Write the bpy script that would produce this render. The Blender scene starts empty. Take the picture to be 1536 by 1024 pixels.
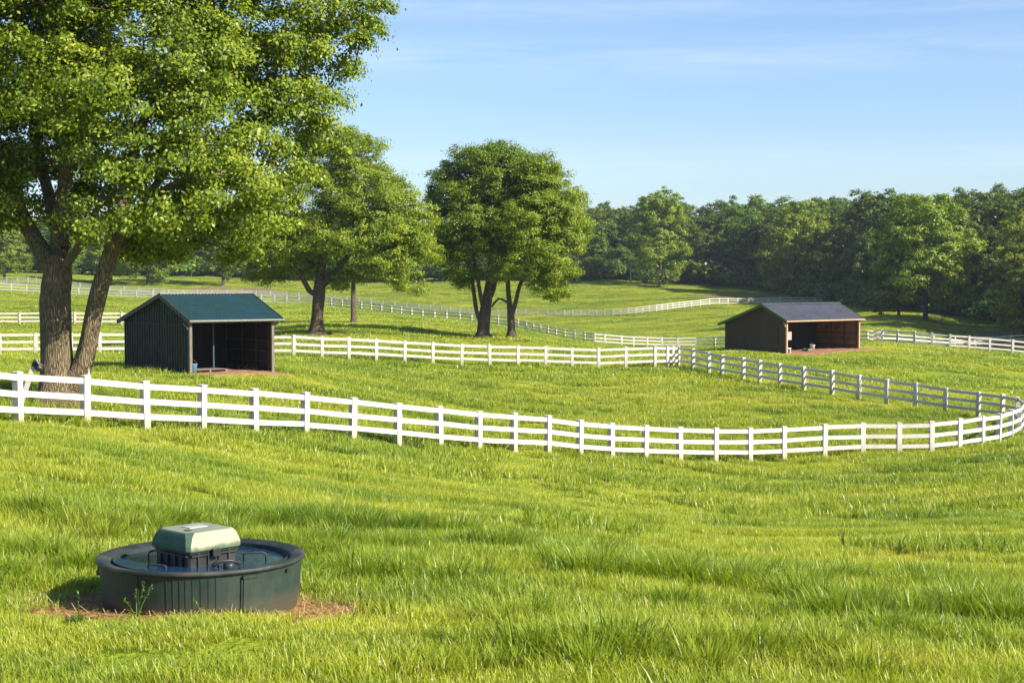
import bpy, math, random
import numpy as np
from mathutils import Vector, Matrix

# ---------------------------------------------------------------- basics
SC = bpy.context.scene
COL = SC.collection
F = 2400.0
CAMZ = 3.0
PITCH = math.atan(97 / F)
CP, SP = math.cos(PITCH), math.sin(PITCH)
rng = np.random.default_rng(7)

def W(px, py, D):
    xr = (px - 768) / F
    yr = (512 - py) / F
    return np.array([D * xr, D * (CP + yr * SP), CAMZ + D * (-SP + yr * CP)])

def tag(o, label=None, cat=None, group=None, kind=None):
    if label: o['label'] = label
    if cat: o['category'] = cat
    if group: o['group'] = group
    if kind: o['kind'] = kind
    return o

def empty(name, loc, rz=0.0):
    o = bpy.data.objects.new(name, None)
    o.empty_display_size = 0.3
    o.location = loc
    o.rotation_euler = (0, 0, rz)
    COL.objects.link(o)
    return o

class MB:
    def __init__(s):
        s.v, s.f, s.m = [], [], []
    def face(s, pts, m=0):
        n = len(s.v)
        s.v += [tuple(p) for p in pts]
        s.f.append(tuple(range(n, n + len(pts))))
        s.m.append(m)
    def box(s, c, size, M=None, m=0, bev=0.0):
        cx, cy, cz = c
        hx, hy, hz = size[0] / 2, size[1] / 2, size[2] / 2
        n = len(s.v)
        for dx, dy, dz in ((-1,-1,-1),(1,-1,-1),(1,1,-1),(-1,1,-1),(-1,-1,1),(1,-1,1),(1,1,1),(-1,1,1)):
            p = Vector((cx + dx * hx, cy + dy * hy, cz + dz * hz))
            if M: p = M @ p
            s.v.append(tuple(p))
        for f in ((0,3,2,1),(4,5,6,7),(0,1,5,4),(1,2,6,5),(2,3,7,6),(3,0,4,7)):
            s.f.append(tuple(n + i for i in f)); s.m.append(m)
        return s
    def bar(s, a, b, w, h, up=(0, 0, 1), m=0):
        a, b = Vector(a), Vector(b)
        d = (b - a); L = d.length; d.normalize()
        u = Vector(up); side = d.cross(u).normalized(); u = side.cross(d).normalized()
        M = Matrix(((d.x, side.x, u.x, a.x), (d.y, side.y, u.y, a.y), (d.z, side.z, u.z, a.z), (0, 0, 0, 1)))
        s.box((L / 2, 0, 0), (L, w, h), M, m)
        return s
    def tube(s, pts, rad, n=8, caps=True, m=0):
        pts = [Vector(p) for p in pts]
        if not hasattr(rad, '__len__'): rad = [rad] * len(pts)
        base = len(s.v); ref = Vector((0.13, 0.2, 1)).normalized()
        for i, p in enumerate(pts):
            t = (pts[min(i + 1, len(pts) - 1)] - pts[max(i - 1, 0)])
            t = t.normalized() if t.length > 1e-9 else Vector((0, 0, 1))
            a = t.cross(ref)
            if a.length < 1e-3: a = t.cross(Vector((1, 0, 0)))
            a.normalize(); b = t.cross(a)
            ref = a.cross(t) * -1 if False else ref
            for k in range(n):
                q = 2 * math.pi * k / n
                s.v.append(tuple(p + (a * math.cos(q) + b * math.sin(q)) * rad[i]))
        for i in range(len(pts) - 1):
            for k in range(n):
                k2 = (k + 1) % n
                s.f.append((base + i * n + k, base + i * n + k2, base + (i + 1) * n + k2, base + (i + 1) * n + k)); s.m.append(m)
        if caps:
            s.f.append(tuple(base + k for k in range(n))[::-1]); s.m.append(m)
            e = base + (len(pts) - 1) * n
            s.f.append(tuple(e + k for k in range(n))); s.m.append(m)
        return s
    def lathe(s, prof, n=64, m=0):
        base = len(s.v)
        for r, z in prof:
            for k in range(n):
                q = 2 * math.pi * k / n
                s.v.append((r * math.cos(q), r * math.sin(q), z))
        for i in range(len(prof) - 1):
            for k in range(n):
                k2 = (k + 1) % n
                s.f.append((base + i * n + k, base + i * n + k2, base + (i + 1) * n + k2, base + (i + 1) * n + k)); s.m.append(m)
        return s
    def build(s, name, mats, parent=None, smooth=False, bevel=0.0):
        me = bpy.data.meshes.new(name)
        me.from_pydata(s.v, [], s.f)
        if not isinstance(mats, (list, tuple)): mats = [mats]
        for m in mats: me.materials.append(m)
        if len(mats) > 1: me.polygons.foreach_set('material_index', s.m)
        if smooth: me.polygons.foreach_set('use_smooth', [True] * len(me.polygons))
        me.update()
        o = bpy.data.objects.new(name, me)
        COL.objects.link(o)
        if parent: o.parent = parent
        if bevel:
            b = o.modifiers.new('bevel', 'BEVEL'); b.width = bevel; b.segments = 2; b.limit_method = 'ANGLE'
        return o

def fast_mesh(name, V, Q, mat, nper, smooth=False, attrs=None):
    """V (n,3); Q (m,nper)"""
    me = bpy.data.meshes.new(name)
    V = np.ascontiguousarray(V, dtype=np.float32); Q = np.ascontiguousarray(Q, dtype=np.int32)
    me.vertices.add(len(V)); me.vertices.foreach_set('co', V.ravel())
    me.loops.add(Q.size); me.loops.foreach_set('vertex_index', Q.ravel())
    me.polygons.add(len(Q))
    me.polygons.foreach_set('loop_start', np.arange(len(Q), dtype=np.int32) * nper)
    if smooth: me.polygons.foreach_set('use_smooth', np.ones(len(Q), dtype=bool))
    me.update(calc_edges=True)
    for k, a in (attrs or {}).items():
        at = me.attributes.new(k, 'FLOAT', 'POINT'); at.data.foreach_set('value', np.ascontiguousarray(a, dtype=np.float32))
    if mat: me.materials.append(mat)
    return me

# ---------------------------------------------------------------- noise
def _h(ix, iy, seed):
    n = (ix.astype(np.int64) * 374761393 + iy.astype(np.int64) * 668265263 + seed * 974634777) & 0x7fffffff
    n = ((n ^ (n >> 13)) * 1274126177) & 0x7fffffff
    return ((n ^ (n >> 16)) & 0xffff) / 65535.0
def vnoise(x, y, seed=0):
    x = np.asarray(x, float); y = np.asarray(y, float)
    ix = np.floor(x); iy = np.floor(y); fx = x - ix; fy = y - iy
    fx = fx * fx * (3 - 2 * fx); fy = fy * fy * (3 - 2 * fy)
    a = _h(ix, iy, seed); b = _h(ix + 1, iy, seed); c = _h(ix, iy + 1, seed); d = _h(ix + 1, iy + 1, seed)
    return (a * (1 - fx) + b * fx) * (1 - fy) + (c * (1 - fx) + d * fx) * fy

# ---------------------------------------------------------------- surveyed positions (photo x, y of the foot, distance)
A = [(-75,633,37.8),(28,636,40.5),(128,639,42.3),(219,643.8,43.6),(303,648,45.2),(382,652,47),(457.5,655.5,48.7),(529,661,50.2),
     (596.5,667,51.4),(659.5,672.5,52.8),(717.7,677,54.2),(771,681,55.6),(821.6,684,57),(869.4,686.5,58.3),(917.3,689,59.4),
     (967.7,691,60.4),(1019.8,692.4,61.3),(1072.7,693.2,62.1),(1124.4,693.3,62.9),(1175.3,691.5,63.6),(1236.3,688,64.3),
     (1294,685.5,64.8),(1348.5,685,64.9),(1397.4,683,65),(1438.4,679,65.4),(1472.8,674,66),(1497.6,667.6,67.4),(1516.2,660.5,69.6),
     (1529,652.7,72.6),(1535.5,645,75.8)]
B = [(1017.3,550,106),(1039.6,554,103.5),(1063.6,559.7,101),(1083,564.4,99),(1115,570,96.5),(1139.6,575,94.5),(1170,581,92.3),
     (1206,587.6,90.3),(1248,594,88.5),(1288,600.8,87),(1329.6,606.8,86),(1372.5,612.8,85.2),(1417.8,619,84.3),(1467,625,83.2),
     (1503.3,630.5,81.8),(1526,636,79.7),(1535.5,645,75.8)]
C = [(-45,534.5,96),(0,534.3,96.3),(53.8,534,96.6),(107.5,533.3,97),(150,533,97.4),(195,533,97.8),(240,532.8,98),(285,533,98.3),(330,533.4,98.6),(372,534,98.9),(405,534.6,99),
     (441,535.3,99.2),(483.4,537.5,99.6),(523.7,539.4,100.1),(564.4,541,100.7),(607,543,101.3),(649.5,545.2,101.8),(692.7,547,102.2),
     (734.8,548.6,102.6),(777,550,103),(818.4,551.3,103.3),(858.4,552.4,103.6),(898,553,103.9),(938.7,552.4,104.2),(982.6,551.5,104.6),
     (1000,551.3,105),(1008.4,551,105.4),(1017.3,550,106)]
Dd = [(-40,488.5,168),(-5,488.3,168),(30,488,168.5),(64,488,169),(113,488,169.5),(152,488,170),(183,488,170.5),(225,488,171),(262,488,171.5)]
def pts_interp(keys, xs):
    keys = np.array(keys, float)
    return [(x, float(np.interp(x, keys[:,0], keys[:,1])), float(np.interp(x, keys[:,0], keys[:,2]))) for x in xs]
Ek = [(-60,436.5,238),(17,438,238),(40,439.5,238),(118,444.4,237),(181,447.8,236),(411,456,232),(448,457.5,231),(496,461,229),(542,466.5,226),
      (587,473.3,222),(634,478.8,217),(689,483.3,211),(747,488.6,207),(777,494,205),(800,499.5,204),(821,504,203),(847,509,201.5),(862,511.7,200.5),(877,513.6,200),
      (891,515.6,199),(914,517.3,199.3),(950,520,200),(993,521,201),(1043,521.7,201),(1072,521.7,200),(1150,519.5,192),(1230,516,184),(1301.7,512,177),(1400,517,196),(1463,520,204),(1540,524.5,205)]
Ex = [-60,-30,-6,17,40,63,90,118,150,181,205,229,253,277,301,325,349,372,392,411.5,430,448,472,496.5,512.5,527,542,556.7,572,587,601.5,617.5,634,651.7,670,689.4,707,727,747,762,776.8,
      789,799.6,810.4,821.5,833.6,846.7,861.8,876.8,891.4,907.3,932.7,950.6,970.7,993,1016.9,1043.8,1072.4,1100,1130,1160,1190,1220,1250,1275,1301.7,1324,1346,1371,1400,1432,1463,1489,1515,1540]
E = pts_interp(Ek, Ex)
Fk = [(-60,425,342),(0,425.5,340),(54,426,338),(104,431.5,336),(180,439,333),(240,443.5,331),(353,445.2,330),(430,446.3,328),(490,451.5,325),(560,459,321),(600,463.5,319),
      (660,468,316),(703,472,314),(788,474,310),(846,475.2,307),(895,475.4,305),(919,474.8,304),(942,473,303.5),(953,471.5,303.5),(984,468,304),(1009,464.7,306),(1037,461,309),
      (1064,458,312),(1092,457.2,314),(1152,456.5,316),(1200,456,317),(1240,455,318)]
Fx = [-60,-40,-15,10,26,42,54,76,98,120,142,164,186,208,230,252,274,296,318,340,362,384,406,430,448,466,484,502,520,538,556,574,592,610,628,645,662,675.6,689.7,703,718,732,746,760,774,788,806,821,833,846,858.6,870.7,883,894.4,906.7,919,930.7,942.8,
      953.6,964,974,984,992.7,1001,1009,1018,1026.5,1037,1050,1064,1078.6,1092,1106.6,1123,1136.4,1152.5,1169,1186,1204,1222,1240]
Ff = pts_interp(Fk, Fx)
G = [(1301.7,512,177),(1310.7,512.7,165),(1316.7,513.5,154),(1323.3,514.6,145),(1346.3,517,144),(1371.6,519.2,143),(1397.6,521.4,142.5),(1425,523.8,142),(1453.5,526,142),
     (1484.6,528.8,142),(1518.8,532,142),(1552,535.5,142),(1590,539,142)]
TREES_CTRL = [(95,615,45),(475,503,118),(530,484,150),(724,509,125),(772,508,124),(870,527,128),(950,532,131),(1020,532,142),(810,515,130),(600,494,130),(880,519,160),(1380,478,236),(1345,476,238),(1190,444,350),(1530,505,216),(1000,423,385),(900,421,385),
     (750,422,385),(650,424,385),(450,424,385),(335,429,358),(222,429,352),(30,417,360),(176,428,355),(1450,486,245),(1290,455,315)]
SHEDS_CTRL = [(283.4,562.7,70),(408.2,559.2,72.7),(188.1,553,74.6),(1178,531.6,120),(1287.2,523.6,125.6),(1087.4,524.8,124.6)]
ctrl = []
for lst in (A, B[:-1], C, Dd, E[::3], Ff[::3], G[3:], TREES_CTRL, SHEDS_CTRL, [(299,908,14.95),(299,922,14.0),(299,895.5,15.9)]):
    for (px, py, D) in lst:
        w = W(px, py, D)
        ctrl.append((w[0] / w[1], math.log(w[1]), w[2] - CAMZ))
for u, D, z in [(-.45,9,-2.9),(-.2,9,-2.88),(.0,9,-2.86),(.2,9,-2.9),(.45,9,-2.95),(-.4,11.5,-2.95),(0,11.5,-2.98),(.4,11.5,-3.12),(-.33,20,-3.1),(0,20,-3.55),(.33,20,-3.95),
                (-.45,40,-3.4),(.45,40,-5.9),(.45,62,-7.0),(-.45,100,-4.9),(.45,100,-7.3),(-.45,180,-5.0),(.45,200,-8.3),(-.45,300,-1.5),(.45,300,-3.5),
                (-.45,400,1),(0,400,-.8),(.45,400,0),(.3,400,-.5),(-.45,520,2),(0,520,.5),(.2,520,2),(.45,520,3),(0,30,-4.5),(.28,32,-5.2),(-.28,30,-3.35)]:
    ctrl.append((u, math.log(D), z))
ctrl = np.array(ctrl)
KL = 0.3
P = np.stack([ctrl[:,0], ctrl[:,1] * KL], 1); Zc = ctrl[:,2]
def phi(r2): return 0.5 * r2 * np.log(np.maximum(r2, 1e-12))
n = len(P)
Kk = phi(((P[:,None,:] - P[None]) ** 2).sum(-1)) + np.eye(n) * 4e-5
Q = np.concatenate([np.ones((n, 1)), P], 1)
S = np.block([[Kk, Q], [Q.T, np.zeros((3, 3))]])
sol = np.linalg.solve(S, np.concatenate([Zc, np.zeros(3)]))
wts, aff = sol[:n], sol[n:]
def tps(u, l):
    X = np.stack([u, l * KL], 1); out = np.empty(len(X))
    for i in range(0, len(X), 20000):
        x = X[i:i+20000]
        out[i:i+20000] = phi(((x[:,None,:] - P[None]) ** 2).sum(-1)) @ wts + aff[0] + x @ aff[1:]
    return out
FLAT = []          # (x, y, r) places where the micro relief is faded out
def height(x, y):
    x = np.atleast_1d(np.asarray(x, float)); y = np.atleast_1d(np.asarray(y, float))
    r = np.hypot(x, y); a = np.arctan2(x, y); lim = math.radians(23.5)
    af = np.where(np.abs(a) <= lim, a, np.sign(a) * lim * (1 - (np.abs(a) - lim) / (math.pi - lim)))
    D = np.clip(r * np.cos(af), 9.0, 520)
    z = tps(np.tan(af), np.log(D)) + CAMZ
    near = np.clip(r / 9.0, 0, 1)
    z = 0.1 * (1 - near) + z * near
    m = np.clip((r - 5) / 6, 0, 1)
    for fx, fy, fr in FLAT:
        m = m * np.clip((np.hypot(x - fx, y - fy) - fr) / (fr * .7), 0, 1)
    rel = .05 * (vnoise(x / 1.1, y / 1.1, 3) - .5) + .07 * (vnoise(x / 3.3, y / 2.6, 5) - .5) + .14 * (vnoise(x / 9, y / 8, 9) - .5)
    return z + rel * m
TR = W(299, 908, 14.95)
SL = W(283.4, 562.7, 70); SR = W(1178, 531.6, 120)
FLAT += [(TR[0], TR[1], 1.3), (SL[0] - .2, SL[1] + 3.5, 4.5), (SR[0] + 1.5, SR[1] + 5, 7)]
def H(x, y): return float(height(x, y)[0])

# ---------------------------------------------------------------- materials
class NT:
    def __init__(s, name):
        s.m = bpy.data.materials.new(name); s.m.use_nodes = True
        s.t = s.m.node_tree; s.t.nodes.clear()
        s.out = s.t.nodes.new('ShaderNodeOutputMaterial')
    def n(s, typ, **kw):
        nd = s.t.nodes.new(typ)
        ins = kw.pop('ins', {})
        for k, v in kw.items(): setattr(nd, k, v)
        for k, v in ins.items():
            if isinstance(v, bpy.types.NodeSocket): s.t.links.new(v, nd.inputs[k])
            else: nd.inputs[k].default_value = v
        return nd
    def l(s, a, b): s.t.links.new(a, b)
    def ramp(s, fac, stops, interp='LINEAR'):
        r = s.n('ShaderNodeValToRGB', ins={'Fac': fac}); cr = r.color_ramp; cr.interpolation = interp
        while len(cr.elements) < len(stops): cr.elements.new(.5)
        for e, (p, c) in zip(cr.elements, stops):
            e.position = p; e.color = (c[0], c[1], c[2], 1) if hasattr(c, '__len__') else (c, c, c, 1)
        return r.outputs['Color']
    def mix(s, fac, a, b, mode='MIX'):
        m = s.n('ShaderNodeMix', data_type='RGBA', blend_type=mode)
        for i, v in ((0, fac), (6, a), (7, b)):
            if isinstance(v, bpy.types.NodeSocket): s.l(v, m.inputs[i])
            elif i == 0: m.inputs[0].default_value = v
            else: m.inputs[i].default_value = (v[0], v[1], v[2], 1)
        return m.outputs[2]
    def math(s, op, a, b=0.0, clamp=False):
        m = s.n('ShaderNodeMath', operation=op, use_clamp=clamp)
        for i, v in ((0, a), (1, b)):
            if isinstance(v, bpy.types.NodeSocket): s.l(v, m.inputs[i])
            else: m.inputs[i].default_value = v
        return m.outputs[0]
    def coord(s, kind='Object', scale=(1, 1, 1), rot=(0, 0, 0)):
        src = s.n('ShaderNodeNewGeometry').outputs['Position'] if kind == 'World' else s.n('ShaderNodeTexCoord').outputs[kind]
        return s.n('ShaderNodeMapping', ins={'Vector': src, 'Scale': scale, 'Rotation': rot}).outputs[0]
    def noise(s, vec, scale, detail=3.0, rough=.55):
        return s.n('ShaderNodeTexNoise', ins={'Vector': vec, 'Scale': scale, 'Detail': detail, 'Roughness': rough}).outputs['Fac']

def surf(name, c1, c2, rough=.6, scale=3.0, stretch=(1, 1, 1), bump=.0, bscale=None, c3=None, metallic=0.0, kind='Object', spec=.4, dist=.02):
    t = NT(name)
    v = t.coord(kind, stretch)
    nz = t.noise(v, scale, 5, .6)
    col = t.ramp(nz, [(.3, c1), (.7, c2)])
    if c3 is not None:
        n2 = t.noise(t.coord(kind), scale * .35, 3)
        col = t.mix(t.ramp(n2, [(.52, 0), (.68, 1)]), col, c3)
    b = t.n('ShaderNodeBsdfPrincipled', ins={'Base Color': col, 'Roughness': rough, 'Metallic': metallic, 'Specular IOR Level': spec})
    if bump:
        bn = t.noise(v, bscale or scale * 2, 6, .65)
        bp = t.n('ShaderNodeBump', ins={'Height': bn, 'Strength': bump, 'Distance': dist}); t.l(bp.outputs[0], b.inputs['Normal'])
    t.l(b.outputs[0], t.out.inputs[0])
    return t.m

def grass_color(t):
    """shared by the ground sheet and the blades: colour of the sward by place"""
    v = t.coord('World', (1, 1, 0))
    v2 = t.coord('World', (.55, 1.7, 0), (0, 0, .15))
    big = t.noise(v2, .085, 3, .55)
    mid = t.noise(v2, .42, 4, .6)
    fine = t.noise(v, 2.6, 3, .6)
    s = t.math('ADD', t.math('MULTIPLY', big, .5), t.math('ADD', t.math('MULTIPLY', mid, .36), t.math('MULTIPLY', fine, .14)))
    col = t.ramp(s, [(.35, (.090, .205, .008)), (.43, (.27, .415, .011)), (.52, (.55, .63, .022)), (.63, (.78, .74, .10))])
    return col

def mat_ground():
    t = NT('ground_grass')
    col = grass_color(t)
    col = t.mix(.64, col, (.060, .085, .014))
    v = t.coord('World', (1, 1, 1))
    # trough dirt, in metres round the trough
    sep = t.n('ShaderNodeSeparateXYZ', ins={'Vector': v})
    def ell(cx, cy, ax, ay, nscale, namp):
        dx = t.math('DIVIDE', t.math('SUBTRACT', sep.outputs[0], cx), ax)
        dy = t.math('DIVIDE', t.math('SUBTRACT', sep.outputs[1], cy), ay)
        d = t.math('SQRT', t.math('ADD', t.math('MULTIPLY', dx, dx), t.math('MULTIPLY', dy, dy)))
        d = t.math('ADD', d, t.math('MULTIPLY', t.math('SUBTRACT', t.noise(v, nscale, 4), .5), namp))
        return t.ramp(d, [(.98, 1.0), (1.2, 0.0)])
    k = ell(TR[0] + .06, TR[1] - .04, 1.78, 1.22, 2.4, .35)
    dirt = t.ramp(t.noise(v, 9, 6, .7), [(.3, (.20, .095, .032)), (.7, (.46, .27, .10))])
    col = t.mix(k, col, dirt)
    b = t.n('ShaderNodeBsdfPrincipled', ins={'Base Color': col, 'Roughness': .95, 'Specular IOR Level': .1})
    bn = t.math('ADD', t.noise(v, 1.3, 6, .7), t.math('MULTIPLY', t.noise(v, 9, 4, .7), .3))
    bp = t.n('ShaderNodeBump', ins={'Height': bn, 'Strength': .8, 'Distance': .25})
    t.l(bp.outputs[0], b.inputs['Normal'])
    t.l(b.outputs[0], t.out.inputs[0])
    return t.m

def leafy(t, col, trans, gloss=.5, tr_gain=(1.25, 1.2, .55)):
    b = t.n('ShaderNodeBsdfPrincipled', ins={'Base Color': col, 'Roughness': gloss, 'Specular IOR Level': .35})
    tc = t.mix(1.0, col, tr_gain, 'MULTIPLY')
    tr = t.n('ShaderNodeBsdfTranslucent', ins={'Color': tc})
    mx = t.n('ShaderNodeMixShader', ins={0: trans, 1: b.outputs[0], 2: tr.outputs[0]})
    t.l(mx.outputs[0], t.out.inputs[0])

def mat_blade():
    t = NT('grass_blade')
    col = grass_color(t)
    h = t.n('ShaderNodeAttribute', attribute_name='h').outputs['Fac']
    rnd = t.n('ShaderNodeNewGeometry').outputs['Random Per Island']
    c2 = t.mix(t.ramp(rnd, [(.0, .0), (.65, .12), (.86, .55), (.97, 1)]), col, (.76, .70, .23))
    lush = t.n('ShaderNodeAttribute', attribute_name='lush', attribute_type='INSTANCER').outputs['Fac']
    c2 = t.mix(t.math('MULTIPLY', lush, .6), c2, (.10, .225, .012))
    c2 = t.mix(t.math('MULTIPLY', t.math('SUBTRACT', 1.0, h), .8), c2, (.03, .065, .008))  # roots naturally darker, deepened to paint in the shade between blades
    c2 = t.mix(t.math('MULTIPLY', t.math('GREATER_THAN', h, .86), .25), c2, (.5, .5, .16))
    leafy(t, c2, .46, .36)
    return t.m

def mat_leaf(name, stops, trans=.42, objvar=.0):
    t = NT(name)
    rnd = t.n('ShaderNodeNewGeometry').outputs['Random Per Island']
    nz = t.noise(t.coord('Object'), .55, 3)
    f = t.math('ADD', t.math('MULTIPLY', rnd, .42), t.math('MULTIPLY', nz, .62))
    col = t.ramp(f, stops)
    if objvar:
        r = t.n('ShaderNodeObjectInfo').outputs['Random']
        hs = t.n('ShaderNodeHueSaturation', ins={'Color': col})
        t.l(t.math('ADD', t.math('MULTIPLY', r, .03), .488), hs.inputs['Hue'])
        t.l(t.math('ADD', t.math('MULTIPLY', r, objvar), 1 - objvar * .45), hs.inputs['Value'])
        col = hs.outputs[0]
    leafy(t, col, trans, .45, (1.2, 1.2, .5))
    return t.m

def mat_bark(name, c1, c2, moss=(.10, .11, .03), mossamt=1.0, scale=1.0):
    t = NT(name)
    v = t.coord('Object', (17 * scale, 17 * scale, 1.7 * scale))
    vor = t.n('ShaderNodeTexVoronoi', feature='DISTANCE_TO_EDGE', ins={'Vector': v, 'Scale': 1.4}).outputs['Distance']
    nz = t.noise(v, 1.6, 6, .7)
    hgt = t.math('ADD', t.math('MULTIPLY', t.ramp(vor, [(0, 0), (.25, 1)]), .6), t.math('MULTIPLY', nz, .8))
    col = t.ramp(hgt, [(.25, tuple(x * .35 for x in c1)), (.6, c1), (1.0, c2)])
    n2 = t.noise(t.coord('Object'), 1.1, 3)
    col = t.mix(t.math('MULTIPLY', t.ramp(n2, [(.5, 0), (.7, 1)]), mossamt * .6), col, moss)
    b = t.n('ShaderNodeBsdfPrincipled', ins={'Base Color': col, 'Roughness': .9, 'Specular IOR Level': .2})
    bp = t.n('ShaderNodeBump', ins={'Height': hgt, 'Strength': 1.0, 'Distance': .05 / scale})
    t.l(bp.outputs[0], b.inputs['Normal']); t.l(b.outputs[0], t.out.inputs[0])
    return t.m

def mat_white():
    t = NT('white_painted_wood')
    v = t.coord('Object', (1, 1, 1))
    g = t.noise(t.coord('World', (2.2, 2.2, 22)), 1.0, 5, .65)
    col = t.ramp(g, [(.3, (.42, .37, .32)), (.48, (.56, .51, .465)), (.75, (.62, .585, .545))])
    sp = t.noise(t.coord('World', (3, 3, 3)), 2.2, 5, .7)
    col = t.mix(t.math('MULTIPLY', t.ramp(sp, [(.52, 0), (.75, 1)]), .5), col, (.36, .33, .25))
    z = t.n('ShaderNodeSeparateXYZ', ins={'Vector': v}).outputs[2]
    at = t.n('ShaderNodeAttribute', attribute_name='foot').outputs['Fac']
    dirt = t.math('MULTIPLY', at, t.ramp(t.math('ADD', z, t.math('MULTIPLY', sp, .35)), [(.25, 1), (.85, 0)]))
    col = t.mix(t.math('MULTIPLY', dirt, .75), col, (.28, .26, .14))
    b = t.n('ShaderNodeBsdfPrincipled', ins={'Base Color': col, 'Roughness': .55, 'Specular IOR Level': .35})
    bp = t.n('ShaderNodeBump', ins={'Height': g, 'Strength': .25, 'Distance': .01}); t.l(bp.outputs[0], b.inputs['Normal'])
    t.l(b.outputs[0], t.out.inputs[0])
    return t.m

M = {}
M['ground'] = mat_ground()
M['blade'] = mat_blade()
M['leaf_big'] = mat_leaf('leaves_bright', [(.14, (.038, .085, .008)), (.43, (.115, .185, .012)), (.67, (.27, .33, .020)), (.9, (.50, .52, .07))], .36)
M['leaf_mid'] = mat_leaf('leaves_green', [(.12, (.052, .110, .011)), (.42, (.155, .235, .015)), (.68, (.32, .375, .025)), (1.0, (.48, .50, .06))], .38)
M['leaf_oak'] = mat_leaf('leaves_deep_green', [(.12, (.042, .100, .010)), (.45, (.125, .205, .014)), (.72, (.25, .32, .024)), (1.0, (.42, .45, .05))], .38)
M['leaf_far'] = mat_leaf('leaves_wood', [(.12, (.026, .064, .011)), (.45, (.082, .138, .016)), (.72, (.19, .245, .024)), (1.0, (.33, .35, .05))], .32, .5)
M['leaf_edge'] = mat_leaf('leaves_wood_edge', [(.12, (.045, .09, .012)), (.45, (.16, .22, .018)), (.72, (.33, .37, .028)), (1.0, (.50, .50, .07))], .36, .2)
M['bark'] = mat_bark('bark_brown', (.15, .11, .065), (.30, .235, .15))
M['bark_dark'] = mat_bark('bark_dark', (.085, .062, .045), (.22, .17, .12), mossamt=.4)
M['bark_far'] = mat_bark('bark_grey', (.07, .06, .05), (.16, .14, .11), mossamt=.2, scale=.5)
M['white'] = mat_white()

# ---------------------------------------------------------------- ground
def build_ground():
    inner = np.radians(np.arange(-25, 25.001, .16))
    outer = np.radians(np.concatenate([np.arange(-180, -25, 2.2), np.arange(25 + 2.2, 180, 2.2)]))
    ang = np.sort(np.concatenate([inner, outer]))
    rad = np.concatenate([[.6, 2, 4, 6, 7.5], np.exp(np.linspace(math.log(9), math.log(520), 300)), [560, 640, 800, 1100, 1700, 3000]])
    na, nr = len(ang), len(rad)
    Rr, Aa = np.meshgrid(rad, ang, indexing='ij')
    x = (Rr * np.sin(Aa)).ravel(); y = (Rr * np.cos(Aa)).ravel()
    z = height(x, y)
    V = np.stack([x, y, z], 1)
    V = np.concatenate([V, [[0, 0, .1]]])
    i, j = np.meshgrid(np.arange(nr - 1), np.arange(na), indexing='ij')
    j2 = (j + 1) % na
    Qd = np.stack([i * na + j, (i + 1) * na + j, (i + 1) * na + j2, i * na + j2], -1).reshape(-1, 4)
    me = fast_mesh('ground', V, Qd, M['ground'], 4, smooth=True)
    o = bpy.data.objects.new('ground', me); COL.objects.link(o)
    tag(o, 'rolling green pasture ground under the grass', kind='structure')
build_ground()

# ---------------------------------------------------------------- grass
def blade_patch(name, size, nb, lmin, lmax, wmin, wmax, lean, seed, clump=False, segs=3):
    r = np.random.default_rng(seed)
    if clump:
        rr = np.abs(r.normal(0, size * .3, nb)); th = r.uniform(0, 2 * np.pi, nb)
        x = rr * np.cos(th); y = rr * np.sin(th)
    else:
        x = r.uniform(-size / 2, size / 2, nb); y = r.uniform(-size / 2, size / 2, nb)
    ln = r.uniform(lmin, lmax, nb) * (0.75 + .5 * vnoise(x * 4 / size + 7, y * 4 / size + 3, seed))
    wd = r.uniform(wmin, wmax, nb)
    th = r.uniform(0, 2 * np.pi, nb)            # lean direction
    if clump: th = np.arctan2(y, x) + r.normal(0, .6, nb)
    bend = r.uniform(.25, 1.0, nb) * lean
    fa = th + np.pi / 2 + r.normal(0, .5, nb)
    V = []; hh = []
    for k in range(segs + 1):
        s = k / segs
        px = x + np.cos(th) * ln * bend * s ** 1.8
        py = y + np.sin(th) * ln * bend * s ** 1.8
        pz = ln * s * (1 - .35 * bend * s) - .02
        w = wd * (1 - s) ** .6 * (.8 + .4 * min(s * 3, 1)) if k < segs else wd * 0.04
        V.append(np.stack([px - np.cos(fa) * w / 2, py - np.sin(fa) * w / 2, pz], 1))
        V.append(np.stack([px + np.cos(fa) * w / 2, py + np.sin(fa) * w / 2, pz], 1))
        hh += [np.full(nb, s)] * 2
    m = 2 * (segs + 1)
    V = np.stack(V, 1).reshape(-1, 3); hh = np.stack(hh, 1).ravel()
    base = (np.arange(nb) * m)[:, None]
    Qd = np.concatenate([base + np.array([2*k, 2*k+1, 2*k+3, 2*k+2]) for k in range(segs)], 0)
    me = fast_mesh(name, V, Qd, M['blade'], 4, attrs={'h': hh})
    return bpy.data.objects.new(name, me)

gcol = bpy.data.collections.new('grass_patches')
protos = []
for k in range(3): protos.append(blade_patch('ga%d' % k, .62, 470, .05, .13, .006, .011, .75, 10 + k))
for k in range(3): protos.append(blade_patch('gb%d' % k, .6, 350, .10, .22, .007, .013, .7, 20 + k, segs=4))
for k in range(2): protos.append(blade_patch('gc%d' % k, .6, 250, .17, .34, .008, .014, .75, 30 + k, True, segs=4))
for k in range(3): protos.append(blade_patch('gd%d' % k, 1.3, 560, .07, .17, .012, .022, .7, 40 + k, segs=2))
for k in range(2): protos.append(blade_patch('ge%d' % k, 1.2, 260, .16, .34, .016, .03, .7, 50 + k, segs=3))
for k in range(3): protos.append(blade_patch('gf%d' % k, 3.4, 900, .07, .18, .03, .055, .7, 60 + k, segs=2))
for k in range(2): protos.append(blade_patch('gg%d' % k, 2.2, 420, .12, .32, .03, .06, .7, 70 + k, segs=2))
for p in protos: gcol.objects.link(p)
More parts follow.
